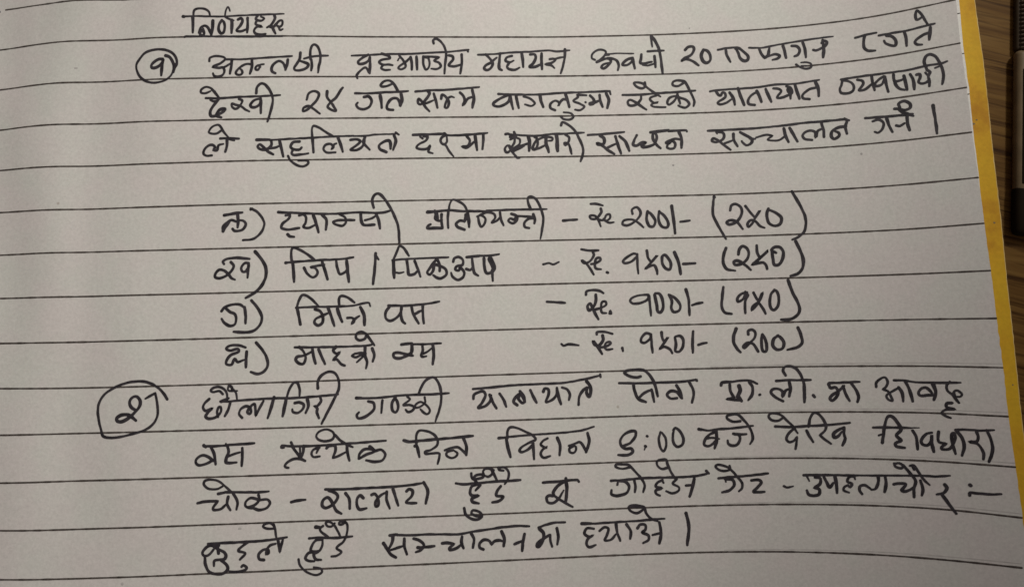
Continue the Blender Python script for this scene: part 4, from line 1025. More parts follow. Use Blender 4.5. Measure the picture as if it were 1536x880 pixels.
    (0.51, '57.44,-19.02 57.65,-19.57 58.50,-19.50 58.85,-20.41 58.36,-21.30 57.74,-21.74 57.43,-21.37 57.81,-20.84 58.78,-20.23 59.86,-19.26'),
    (0.47, '59.69,-19.35 60.00,-20.62 60.57,-21.89'),
    (0.47, '60.98,-18.74 61.78,-20.12 62.02,-21.20 61.79,-22.09'),
  ]),
  ('handwritten_word', [
    (0.43, '64.95,-19.54 65.01,-18.83 65.80,-18.13 66.46,-17.97 66.79,-18.69 66.48,-19.58 65.96,-20.01! 66.72,-20.39 67.12,-21.37 67.22,-22.00 66.61,-21.72 66.42,-21.09 67.19,-20.49 68.36,-19.80'),
    (0.50, '68.37,-19.71 68.83,-20.70 68.86,-22.12'),
    (0.40, '67.77,-18.50 69.42,-18.58 70.79,-18.88 73.08,-19.02 75.34,-19.11 77.50,-19.13'),
    (0.50, '69.48,-18.76 69.97,-20.19 70.26,-22.14'),
    (0.46, '73.49,-21.14 72.58,-21.13 71.50,-21.19 71.24,-20.75 71.77,-19.96 72.54,-19.89 73.22,-20.79'),
    (0.53, '73.51,-19.30 73.77,-20.62 73.41,-21.93'),
    (0.39, '75.96,-18.92 75.44,-19.61 75.51,-20.48 76.18,-21.20 76.55,-21.90 76.93,-22.51'),
    (0.39, '76.44,-21.55 76.38,-20.68 76.85,-20.42 77.45,-21.05 77.18,-21.48 76.59,-21.46'),
    (0.42, '75.90,-22.50 75.15,-22.57 75.09,-23.18 76.24,-23.54! 74.90,-23.61 74.25,-24.13 74.79,-24.65 75.50,-25.01'),
  ]),
  ('handwritten_word', [
    (0.59, '-52.14,-26.59 -51.78,-26.87'),
    (0.44, '-52.13,-26.73 -49.73,-26.76 -47.06,-26.61 -44.38,-26.51 -43.49,-26.47'),
    (0.37, '-48.35,-26.44 -48.27,-26.71'),
    (0.45, '-50.50,-29.23 -51.49,-28.49 -52.38,-28.28 -53.34,-28.87 -53.42,-29.58 -52.88,-29.96 -51.64,-29.73 -50.50,-29.14'),
    (0.48, '-50.88,-26.99 -50.34,-28.08 -50.05,-29.87'),
    (0.48, '-48.13,-26.72 -47.85,-27.80 -48.19,-28.68 -48.31,-29.57 -47.74,-29.73 -46.49,-29.68'),
    (0.45, '-47.93,-28.60 -47.04,-28.27 -45.97,-27.95'),
    (0.48, '-45.54,-27.25 -45.52,-28.77 -45.60,-30.29'),
  ]),
  ('handwritten_word', [
    (0.41, '-38.41,-27.40 -38.86,-27.39 -38.77,-27.03 -37.78,-27.15 -35.98,-27.24 -33.28,-27.26 -30.57,-27.20 -27.85,-27.07 -25.13,-26.97 -22.21,-26.82 -20.66,-26.75'),
    (0.48, '-37.15,-26.54 -36.88,-27.09'),
    (0.48, '-36.97,-27.27 -36.16,-28.37 -35.44,-29.38'),
    (0.48, '-34.99,-27.24 -35.08,-28.31 -35.53,-29.38'),
    (0.34, '-35.62,-27.40 -35.53,-28.84'),
    (0.45, '-34.72,-29.80 -35.62,-29.41 -36.69,-29.43 -37.77,-29.93 -38.22,-30.55 -37.95,-30.82 -37.59,-30.89'),
    (0.41, '-32.28,-27.59 -33.28,-27.92 -33.64,-28.63 -33.28,-29.18 -32.20,-29.09'),
    (0.41, '-32.37,-27.59 -32.74,-28.48'),
    (0.45, '-31.02,-27.72 -30.57,-27.38 -29.57,-27.41 -29.48,-28.13 -29.94,-29.47! -28.95,-29.14 -27.68,-28.55'),
    (0.49, '-27.49,-27.11 -27.40,-28.56 -27.05,-30.01'),
    (0.41, '-29.57,-25.69 -30.02,-24.86 -31.19,-24.46 -32.37,-24.88 -32.82,-25.59 -32.37,-26.24 -31.20,-26.54 -30.02,-26.22 -29.57,-25.42! -28.75,-26.35 -27.49,-27.20 -26.49,-27.69'),
    (0.45, '-25.42,-29.71 -25.32,-28.99 -24.59,-28.20 -23.32,-28.15 -22.59,-28.53 -24.05,-29.03 -25.33,-29.75'),
    (0.49, '-23.50,-27.69 -22.50,-28.45'),
    (0.45, '-22.50,-28.45 -21.50,-28.30 -20.78,-29.13 -21.33,-30.11 -22.61,-30.34 -24.15,-30.06'),
  ]),
  ('handwritten_word', [
    (0.45, '-17.52,-26.79 -16.52,-27.06 -14.13,-26.90 -11.37,-26.76 -7.69,-26.55 -5.28,-26.38'),
    (0.45, '-15.33,-27.49 -15.31,-26.04 -14.84,-25.23 -13.74,-25.27 -12.46,-25.76 -11.65,-26.70 -11.67,-27.79 -12.69,-28.58 -13.80,-28.91 -13.71,-29.27 -12.52,-29.22 -11.32,-29.26 -11.34,-29.98 -11.63,-31.06'),
    (0.52, '-15.61,-27.85 -15.25,-27.86 -14.82,-29.78'),
    (0.45, '-10.31,-28.74 -9.20,-28.42 -8.09,-28.27 -7.36,-28.75 -6.55,-29.59'),
    (0.41, '-8.83,-28.79 -9.94,-29.12 -10.05,-29.66 -9.23,-30.14 -8.40,-29.90 -8.11,-29.36 -8.65,-28.89'),
    (0.53, '-6.95,-26.84 -6.52,-28.14 -6.55,-29.68'),
  ]),
  ('handwritten_word', [
    (0.49, '-0.75,-26.93 0.27,-26.86'),
    (0.38, '0.27,-26.81 2.69,-26.66 5.49,-26.51 9.23,-26.38 12.04,-26.24 14.30,-25.98 16.38,-25.41'),
    (0.45, '0.82,-27.01 0.86,-25.73 1.34,-25.10 2.54,-25.23 4.20,-26.01 5.30,-26.60 5.84,-27.35 4.52,-27.95 3.19,-28.73 2.90,-29.27 3.36,-29.50 4.49,-29.05 5.45,-28.07'),
    (0.53, '0.63,-27.19 0.87,-28.66 1.29,-30.32'),
    (0.49, '5.35,-28.07 5.41,-29.35 5.46,-30.81'),
    (0.45, '7.99,-27.23 7.14,-27.66 6.74,-28.29 7.66,-28.87 7.85,-28.69! 7.09,-29.13 6.69,-29.94 7.14,-30.59 8.36,-30.36'),
    (0.53, '9.76,-27.19 10.19,-28.58 10.04,-30.22'),
    (0.45, '11.77,-28.63 12.91,-28.29 13.66,-28.04 14.21,-28.51 14.81,-29.82'),
    (0.42, '12.52,-28.74 11.85,-29.18 11.92,-29.73 12.48,-29.93 12.95,-29.58 12.98,-28.85 12.43,-28.55'),
    (0.53, '15.21,-26.52 15.44,-28.00 14.81,-29.82'),
  ]),
  ('time_figure', [
    (0.49, '21.55,-29.00 22.88,-28.39 23.77,-27.31 23.80,-26.48 22.78,-26.45 21.63,-27.07 21.03,-27.97 21.18,-28.90 21.91,-29.47 22.93,-29.49 23.19,-30.05 22.24,-30.58 20.56,-30.53'),
    (0.57, '25.82,-27.32 25.91,-27.36'),
    (0.60, '25.46,-29.10 25.53,-29.16'),
    (0.30, '25.45,-29.28 25.28,-29.77'),
    (0.45, '28.26,-26.68 27.92,-27.96 28.14,-29.44 28.66,-30.09 29.17,-29.09 29.13,-27.81 28.53,-26.78'),
    (0.45, '30.59,-26.37 30.97,-26.01 31.68,-26.58 32.26,-27.88 32.02,-28.97 31.09,-29.32 30.48,-28.57 30.45,-27.28 30.68,-26.28'),
  ]),
  ('handwritten_word', [
    (0.53, '35.03,-26.32 35.53,-26.44'),
    (0.41, '34.99,-26.24 36.61,-26.59 38.43,-26.38 40.59,-26.30 42.56,-26.09 44.43,-25.91'),
    (0.45, '38.05,-26.80 36.94,-27.24 36.08,-28.14 35.85,-29.05 36.47,-29.33 37.39,-28.89 38.06,-28.17'),
    (0.38, '36.08,-28.04 37.27,-27.88 38.52,-28.09'),
    (0.53, '38.05,-26.80 38.06,-28.17 37.62,-29.72'),
    (0.45, '40.98,-27.22 41.94,-27.51 42.08,-28.24 41.49,-29.14 40.60,-29.31 39.99,-28.93 39.93,-28.39'),
    (0.45, '41.24,-27.31 42.31,-27.37 43.19,-27.34'),
    (0.45, '42.26,-25.05 41.01,-25.11 40.06,-24.54 40.08,-24.09 41.08,-23.83 41.97,-23.94 42.81,-24.78 43.63,-25.89 44.17,-27.18 44.20,-28.27 43.71,-29.08'),
  ]),
  ('handwritten_word', [
    (0.41, '48.11,-26.08 51.04,-26.21 53.62,-26.07 56.16,-25.98 58.68,-25.78 60.27,-25.63'),
    (0.41, '49.42,-24.65 48.70,-25.09 47.66,-24.98 47.13,-24.42 47.38,-23.88 48.43,-23.81 49.28,-24.19 50.09,-25.02 51.05,-26.12 51.74,-27.31'),
    (0.44, '51.02,-26.57 50.09,-27.55 49.86,-28.36 50.26,-28.82 51.05,-28.56 51.61,-27.93! 51.46,-28.83 51.21,-30.00'),
    (0.48, '53.22,-26.88 53.66,-27.87 54.18,-28.86'),
    (0.44, '53.61,-26.16 54.06,-24.54 54.63,-23.83 55.38,-24.03 56.21,-25.30 56.37,-26.56 55.36,-27.71! 55.98,-28.34 57.01,-29.16'),
    (0.47, '59.30,-26.42 58.27,-26.85 57.55,-27.47 57.59,-28.09 58.19,-27.92 58.91,-27.13'),
    (0.47, '59.30,-26.42 59.21,-27.49 59.31,-28.38 58.81,-29.44'),
  ]),
  ('handwritten_word', [
    (0.43, '63.85,-26.47 65.84,-26.46 68.19,-26.55 69.58,-26.59'),
    (0.21, '69.58,-26.59 70.81,-26.57'),
    (0.47, '65.07,-29.04 65.34,-27.72 65.73,-25.96 66.32,-24.64 66.95,-24.65 67.65,-25.63 68.09,-26.86 67.30,-27.82 67.92,-28.70 67.03,-29.13 67.14,-29.66 68.35,-29.92'),
    (0.36, '64.61,-27.80 65.19,-27.63'),
    (0.46, '69.77,-27.05 70.21,-28.10 70.25,-30.18'),
    (0.46, '72.55,-27.41 71.78,-27.58 70.93,-28.62 71.01,-29.31 71.75,-29.48 72.34,-28.79 72.52,-27.76 72.38,-29.14 72.54,-30.60'),
    (0.46, '73.54,-27.24 73.35,-28.45 73.45,-28.97 74.46,-29.22! 73.73,-29.83 73.77,-30.17 74.81,-30.08 75.40,-29.31 75.82,-28.11 75.67,-27.42 75.34,-27.76 75.33,-29.31 75.60,-30.93'),
    (0.39, '76.00,-26.99 77.18,-26.91 79.32,-27.09 81.25,-27.01'),
    (0.46, '76.13,-27.17 76.80,-28.45 76.88,-29.82 76.45,-31.18'),
    (0.45, '78.87,-27.34 79.00,-28.11 78.70,-28.88 77.70,-28.88! 78.80,-29.30 79.44,-30.65 79.32,-31.74'),
    (0.45, '80.26,-27.01 80.67,-28.45 80.76,-30.13 80.05,-32.16'),
  ]),
  ('handwritten_word', [
    (0.41, '-48.84,-33.70 -49.81,-34.11 -51.23,-33.97 -52.04,-33.23 -51.78,-32.62 -50.72,-32.48 -49.48,-32.79 -48.40,-33.71 -47.15,-34.82'),
    (0.52, '-49.54,-34.91 -48.39,-34.74'),
    (0.41, '-48.39,-34.69 -45.20,-34.80 -42.53,-34.89 -40.93,-34.81'),
    (0.44, '-53.05,-36.38 -51.73,-36.16 -49.61,-36.15! -50.39,-37.27 -50.30,-37.62 -49.06,-37.49 -48.10,-36.64'),
    (0.48, '-47.85,-35.50 -48.01,-36.65 -47.47,-37.76'),
    (0.52, '-46.97,-35.00 -46.25,-36.36 -46.41,-37.67'),
    (0.45, '-42.71,-35.33 -42.43,-36.31'),
    (0.45, '-43.58,-37.51 -44.29,-37.49 -44.91,-37.11 -44.83,-36.41 -43.95,-35.82 -42.70,-36.30 -43.58,-37.16 -44.64,-37.39'),
    (0.45, '-43.40,-37.61 -42.51,-37.90 -41.27,-37.60 -40.74,-36.82 -41.19,-36.18 -42.52,-36.22'),
  ]),
  ('hyphen', [
    (0.48, '-37.09,-36.77 -36.11,-36.54 -34.68,-36.45'),
  ]),
  ('handwritten_word', [
    (0.45, '-31.25,-34.82 -27.92,-34.89 -24.31,-34.83 -20.69,-34.78 -17.06,-34.63 -14.13,-34.28'),
    (0.53, '-14.13,-34.19 -13.43,-35.66 -13.82,-37.80'),
    (0.49, '-30.62,-35.06 -29.55,-35.45 -29.10,-36.18 -29.91,-37.40 -31.17,-37.98 -31.80,-37.51 -31.62,-36.63 -30.81,-36.21 -30.09,-37.04 -29.38,-38.49 -28.48,-39.05'),
    (0.52, '-27.75,-35.61 -27.12,-36.61 -27.04,-38.22'),
    (0.49, '-24.69,-36.52 -25.23,-36.05 -25.77,-36.66 -25.78,-37.73 -25.33,-38.46 -24.16,-38.29'),
    (0.49, '-23.24,-36.03 -22.69,-35.87 -22.16,-36.61 -22.08,-37.86 -22.53,-38.02 -22.52,-37.13 -21.79,-36.26 -20.88,-35.76'),
    (0.49, '-20.61,-35.59 -20.62,-37.02 -20.10,-38.47'),
    (0.52, '-19.52,-35.18 -19.08,-36.54 -18.64,-37.99'),
    (0.49, '-17.16,-35.62 -16.70,-35.28 -16.07,-35.57 -16.26,-36.46 -17.27,-37.50 -16.55,-37.67 -15.46,-37.71'),
  ]),
  ('handwritten_word', [
    (0.45, '-8.49,-34.55 -7.11,-34.76 -4.35,-34.64 -1.59,-34.46 1.19,-34.42 2.95,-34.34'),
    (0.47, '-5.75,-32.92 -5.67,-33.56 -5.41,-33.93 -4.48,-33.87 -3.65,-33.63 -3.55,-33.27 -4.10,-33.16 -4.93,-33.31 -5.31,-33.84 -4.86,-34.40 -4.50,-34.78'),
    (0.42, '-3.46,-33.36 -3.63,-32.63 -3.15,-32.15 -2.24,-32.31 -1.97,-32.96 -2.73,-33.57 -3.37,-33.37'),
    (0.56, '-2.42,-32.17 -1.78,-32.51'),
    (0.45, '-2.05,-32.50 -1.53,-33.61 -1.09,-34.53'),
    (0.47, '-0.85,-32.18 -0.76,-32.45 -0.02,-32.61'),
    (0.40, '-0.98,-32.04 0.27,-32.12 0.89,-33.05 0.67,-34.23 0.15,-34.93'),
    (0.49, '-4.54,-34.81 -5.65,-35.13 -6.04,-36.20 -5.69,-36.76 -4.49,-36.80! -5.70,-37.30 -5.62,-37.84 -4.52,-38.15'),
    (0.41, '-4.18,-35.00 -5.02,-35.88'),
    (0.49, '-0.59,-35.31 -1.26,-36.19 -1.37,-36.91 -0.18,-37.13 -0.93,-37.83 -2.13,-38.05'),
    (0.45, '-7.11,-38.87 -6.85,-39.95 -5.95,-40.70 -4.86,-40.92 -4.02,-40.42 -4.37,-39.69 -5.56,-39.28 -5.84,-39.81 -5.03,-40.29 -4.21,-40.41'),
  ]),
  ('struck_letter', [
    (0.45, '6.92,-34.92 9.52,-34.83 13.06,-34.66 13.33,-35.00'),
    (0.53, '11.02,-34.33 11.15,-36.06 10.88,-38.59'),
    (0.49, '10.82,-34.87 9.49,-35.64 8.72,-36.71 8.79,-37.25 7.96,-37.23 7.48,-37.57 7.74,-38.40 8.66,-38.52 9.61,-37.82 10.58,-36.40'),
    (0.49, '8.79,-37.25 10.15,-38.20 12.06,-39.35'),
  ]),
  ('handwritten_word', [
    (0.42, '19.08,-35.01 21.50,-34.95 24.29,-34.73 27.99,-34.68 31.66,-34.66 34.39,-34.49 36.04,-34.15'),
    (0.45, '35.97,-33.64 36.40,-34.10'),
    (0.42, '22.61,-32.73 21.21,-32.97 20.01,-32.60 20.12,-32.20 21.24,-32.20 22.35,-32.36 23.42,-33.48 24.39,-34.60 25.07,-35.98 24.74,-37.16'),
    (0.45, '20.17,-35.77 20.38,-35.04'),
    (0.49, '20.57,-35.05 21.67,-35.26 22.29,-36.10 21.78,-37.18 20.09,-37.67 19.08,-37.37 19.11,-36.65'),
    (0.49, '23.26,-35.12 23.40,-36.13 23.27,-37.12'),
    (0.49, '28.25,-35.14 27.40,-35.49 27.00,-36.21 28.09,-36.51! 26.97,-36.94 27.04,-37.48 27.67,-37.82'),
    (0.45, '28.15,-35.14 28.41,-35.60'),
    (0.42, '29.26,-32.98 28.24,-33.18 27.53,-32.67 27.37,-32.02 27.66,-31.66 28.41,-31.50 29.05,-31.60 29.29,-32.43 29.78,-33.72 30.55,-35.01'),
    (0.45, '30.73,-35.01 30.05,-35.73 31.03,-36.38 31.00,-37.01 29.88,-37.45 28.80,-37.07'),
    (0.45, '32.32,-36.17 33.41,-36.06'),
    (0.53, '33.83,-34.97 33.49,-36.33 32.86,-38.04'),
  ]),
  ('handwritten_word', [
    (0.41, '40.01,-32.81 40.06,-33.44 39.25,-33.70 38.19,-33.51 37.60,-32.87 38.06,-32.60 39.29,-32.89 40.15,-33.44 41.15,-34.63 41.96,-35.80 41.91,-36.70 41.35,-37.24'),
    (0.45, '38.02,-34.96 40.43,-34.75 43.09,-34.55 46.42,-34.18'),
    (0.49, '39.17,-35.06 40.41,-35.25 40.62,-36.15 39.78,-37.05 38.51,-37.40'),
    (0.34, '39.17,-35.06 39.23,-35.60'),
    (0.48, '43.57,-35.36 44.79,-35.28 45.20,-35.73 44.54,-36.53 43.80,-37.34 44.49,-37.39 45.62,-37.34'),
  ]),
  ('hyphen', [
    (0.37, '48.86,-36.37 49.36,-36.58 50.39,-36.40'),
  ]),
  ('handwritten_word', [
    (0.41, '52.21,-34.50 55.07,-34.47 58.37,-34.51 60.81,-34.55'),
    (0.37, '52.64,-34.42 53.07,-35.52'),
    (0.48, '54.03,-34.86 54.86,-35.04 54.70,-36.01 53.74,-36.63! 54.56,-36.89 54.50,-37.68 53.81,-37.95 52.82,-37.78 52.54,-37.07'),
    (0.48, '55.45,-34.86 55.81,-35.65 56.24,-36.53 56.87,-35.83'),
    (0.51, '57.20,-34.68 57.35,-36.00 57.32,-37.49'),
    (0.40, '60.23,-34.68 59.49,-34.77 59.10,-35.56 59.80,-35.99 59.43,-36.52 59.14,-36.17! 58.54,-36.52 58.42,-37.05 59.20,-37.43'),
    (0.36, '60.23,-34.68 60.35,-35.20'),
  ]),
  ('handwritten_word', [
    (0.36, '60.13,-34.50 62.54,-34.55 65.70,-34.53 68.79,-34.53 71.06,-34.54 72.54,-34.62 74.46,-34.46'),
    (0.43, '61.25,-37.64 60.90,-37.03 61.03,-36.33 61.77,-36.15 62.37,-36.58 62.74,-36.93! 63.39,-36.75 63.85,-35.96'),
    (0.47, '63.96,-34.66 63.88,-35.62 63.40,-36.66'),
    (0.50, '64.99,-34.65 65.03,-35.95 64.69,-37.25'),
    (0.47, '66.20,-35.97 66.83,-35.85 67.98,-35.92 67.27,-36.96 67.63,-37.16 68.50,-36.85 69.15,-36.41'),
    (0.43, '66.66,-32.56 67.29,-32.47 67.87,-32.90 67.52,-33.34 66.70,-33.00 66.51,-32.48'),
    (0.47, '67.88,-32.82 68.69,-34.02 69.47,-35.38 69.13,-36.58 69.00,-38.04'),
    (0.50, '69.24,-32.98 69.42,-33.50'),
    (0.39, '68.87,-32.90 69.41,-32.81 70.05,-34.00 70.69,-35.19 71.43,-36.03'),
    (0.46, '70.16,-35.29 70.40,-36.73 70.15,-37.76'),
    (0.46, '73.58,-35.91 73.82,-36.50 73.30,-37.27 72.32,-37.54'),
    (0.46, '72.99,-37.44 73.73,-38.86 74.70,-40.58'),
  ]),
  ('colon_dash', [
    (0.56, '77.07,-35.92 77.15,-36.02'),
    (0.38, '76.84,-37.60 76.91,-37.18 78.03,-37.24 79.84,-37.35 81.10,-37.24'),
  ]),
  ('handwritten_word', [
    (0.45, '-51.21,-43.27 -48.40,-43.24 -44.88,-43.20 -41.35,-43.09 -37.81,-42.70'),
    (0.41, '-40.03,-40.45 -39.94,-41.07 -41.18,-41.11 -41.89,-40.73 -41.54,-40.30 -40.66,-40.20 -40.03,-40.71 -39.76,-41.78 -39.58,-42.84'),
    (0.46, '-50.23,-44.26 -51.08,-45.18 -51.85,-45.24 -52.09,-44.67 -51.39,-43.84 -50.62,-43.58 -49.85,-44.09'),
    (0.76, '-50.15,-43.55 -49.38,-43.63'),
    (0.61, '-49.67,-43.71 -49.47,-44.39 -49.36,-44.96'),
    (0.49, '-49.37,-44.30 -48.41,-44.81 -48.12,-45.39 -48.40,-45.95 -49.16,-46.02 -50.07,-46.17 -50.15,-47.02'),
    (0.49, '-48.97,-46.12 -48.00,-46.92 -47.81,-47.68 -48.66,-48.36 -49.71,-48.41 -50.95,-47.93 -51.59,-46.68 -51.70,-45.54'),
    (0.45, '-44.44,-43.27 -45.93,-44.35 -46.01,-44.69 -44.87,-45.09 -45.74,-46.10'),
    (0.45, '-45.46,-47.33 -45.20,-47.08 -44.58,-47.54 -45.02,-47.96 -46.60,-48.16 -47.48,-48.03'),
    (0.45, '-41.69,-46.35 -42.48,-46.15 -42.57,-45.36 -41.87,-44.68 -40.99,-44.63 -40.90,-45.25 -41.34,-45.40! -41.17,-44.54 -40.64,-43.94 -39.75,-43.71'),
    (0.48, '-39.31,-43.12 -39.04,-45.15! -38.52,-43.06'),
  ]),
  ('handwritten_word', [
    (0.45, '-34.06,-43.06 -32.54,-42.97 -29.86,-43.13 -26.64,-42.99'),
    (0.63, '-32.89,-41.16 -32.18,-41.27'),
    (0.41, '-31.64,-41.03 -32.18,-41.45 -32.00,-41.99 -30.76,-42.92'),
    (0.41, '-29.67,-40.66 -30.21,-41.17 -30.93,-41.06 -31.20,-40.52 -30.75,-40.32 -29.85,-40.83 -29.14,-42.01 -28.61,-43.09'),
    (0.41, '-27.88,-40.55 -28.42,-40.89 -28.87,-40.87 -28.78,-40.43 -27.88,-40.46 -27.44,-41.19 -27.71,-42.95 -28.17,-43.81 -29.33,-44.83 -28.53,-45.56 -29.34,-46.15 -30.23,-46.24'),
    (0.45, '-31.83,-43.32 -32.90,-43.45 -33.61,-44.39 -33.70,-45.18 -32.37,-45.24 -31.83,-44.38 -31.74,-43.32'),
    (0.45, '-32.55,-45.32 -33.26,-45.73 -32.90,-46.62 -32.01,-46.74'),
    (0.45, '-32.55,-45.32 -34.15,-45.52 -34.68,-46.37 -34.15,-46.83 -33.17,-46.92'),
    (0.37, '-35.83,-46.50 -35.57,-47.56 -34.33,-48.75 -32.73,-49.25 -31.84,-48.77 -32.02,-48.23 -33.26,-47.92'),
  ]),
  ('handwritten_word', [
    (0.52, '-20.17,-43.06 -18.90,-42.97'),
    (0.41, '-18.90,-43.02 -16.37,-43.17 -13.65,-43.13 -10.93,-43.20 -8.20,-43.31 -5.45,-42.94 -2.70,-42.65 -0.49,-42.41 2.45,-42.27 4.29,-42.41'),
    (0.52, '-19.63,-43.17 -19.73,-44.14 -20.37,-45.36'),
    (0.60, '-21.26,-44.35 -20.73,-45.17'),
    (0.52, '-20.91,-44.98 -20.02,-46.26 -19.13,-46.82'),
    (0.41, '-20.01,-45.55 -18.93,-45.24 -17.84,-44.93'),
    (0.49, '-17.65,-43.69 -17.66,-44.93 -17.23,-46.37'),
    (0.45, '-16.02,-43.75 -14.94,-44.15 -14.23,-44.98 -14.78,-45.76 -15.69,-46.07'),
    (0.49, '-15.32,-45.29 -14.59,-45.32 -12.42,-45.17'),
  ]),
  ('handwritten_word', [
    (0.49, '-11.07,-44.73 -10.16,-44.71 -8.98,-44.93! -9.81,-45.61 -9.73,-45.92 -8.54,-45.66 -7.52,-44.90'),
    (0.49, '-7.59,-43.74 -7.70,-44.72 -7.36,-45.71'),
    (0.49, '-5.94,-43.27 -5.50,-44.27 -5.71,-45.68'),
    (0.49, '-3.90,-46.08 -4.53,-45.73 -4.51,-45.02 -3.77,-44.42 -2.86,-44.63 -2.42,-45.28! -1.95,-44.76 -1.03,-44.61 -0.48,-44.81'),
    (0.57, '-0.62,-43.11 -0.19,-44.29 -0.32,-45.62'),
    (0.49, '1.62,-45.34 3.01,-44.85'),
    (0.53, '3.41,-43.70 3.09,-45.13 2.92,-46.55'),
  ]),
  ('handwritten_word', [
    (0.42, '5.92,-42.68 7.32,-42.23 8.81,-41.95 10.66,-41.95'),
    (0.53, '6.10,-42.90 6.73,-43.64 6.69,-44.72 5.92,-45.95 5.55,-45.93 5.75,-45.31 6.88,-44.55 7.82,-44.04'),
    (0.49, '7.91,-44.05 7.97,-45.13 8.22,-46.03'),
    (0.53, '9.15,-42.92 9.38,-44.28 9.15,-45.71'),
  ]),
  ('handwritten_word', [
    (0.53, '13.61,-42.28 15.28,-42.31'),
    (0.42, '15.28,-42.39 18.06,-42.29 20.84,-42.19 23.61,-42.11 26.38,-41.91 28.31,-41.82'),
    (0.45, '15.71,-43.25 14.51,-43.12 14.02,-44.00 14.83,-44.57 15.58,-44.32! 14.63,-44.92 14.32,-45.81 14.76,-46.37 15.98,-46.04'),
    (0.45, '16.71,-43.64 17.66,-43.04 18.30,-43.33 17.98,-44.49 17.58,-45.29 18.69,-45.23 19.55,-44.35'),
    (0.49, '19.71,-42.55 19.84,-44.00 20.34,-45.46'),
    (0.49, '21.56,-42.69 22.25,-43.89 22.11,-45.14'),
    (0.49, '23.47,-43.37 23.96,-42.75 24.87,-42.87 24.84,-43.68 24.27,-44.11 25.35,-44.68 25.32,-45.40 24.37,-45.95'),
    (0.42, '26.08,-44.60 27.56,-44.27'),
    (0.53, '27.37,-42.47 27.56,-44.36 27.21,-46.06'),
    (0.42, '24.81,-40.06 23.48,-40.76 22.39,-40.37 22.05,-39.72 22.62,-39.41 23.91,-39.50 24.82,-39.79 25.14,-40.89 26.02,-41.81 27.10,-42.23'),
    (0.34, '22.42,-39.64 24.63,-39.79'),
  ]),
  ('full_stop_bar', [
    (0.64, '32.09,-40.92 32.27,-41.73'),
    (0.53, '32.12,-40.92 32.48,-43.35 32.04,-46.40'),
  ]),
]
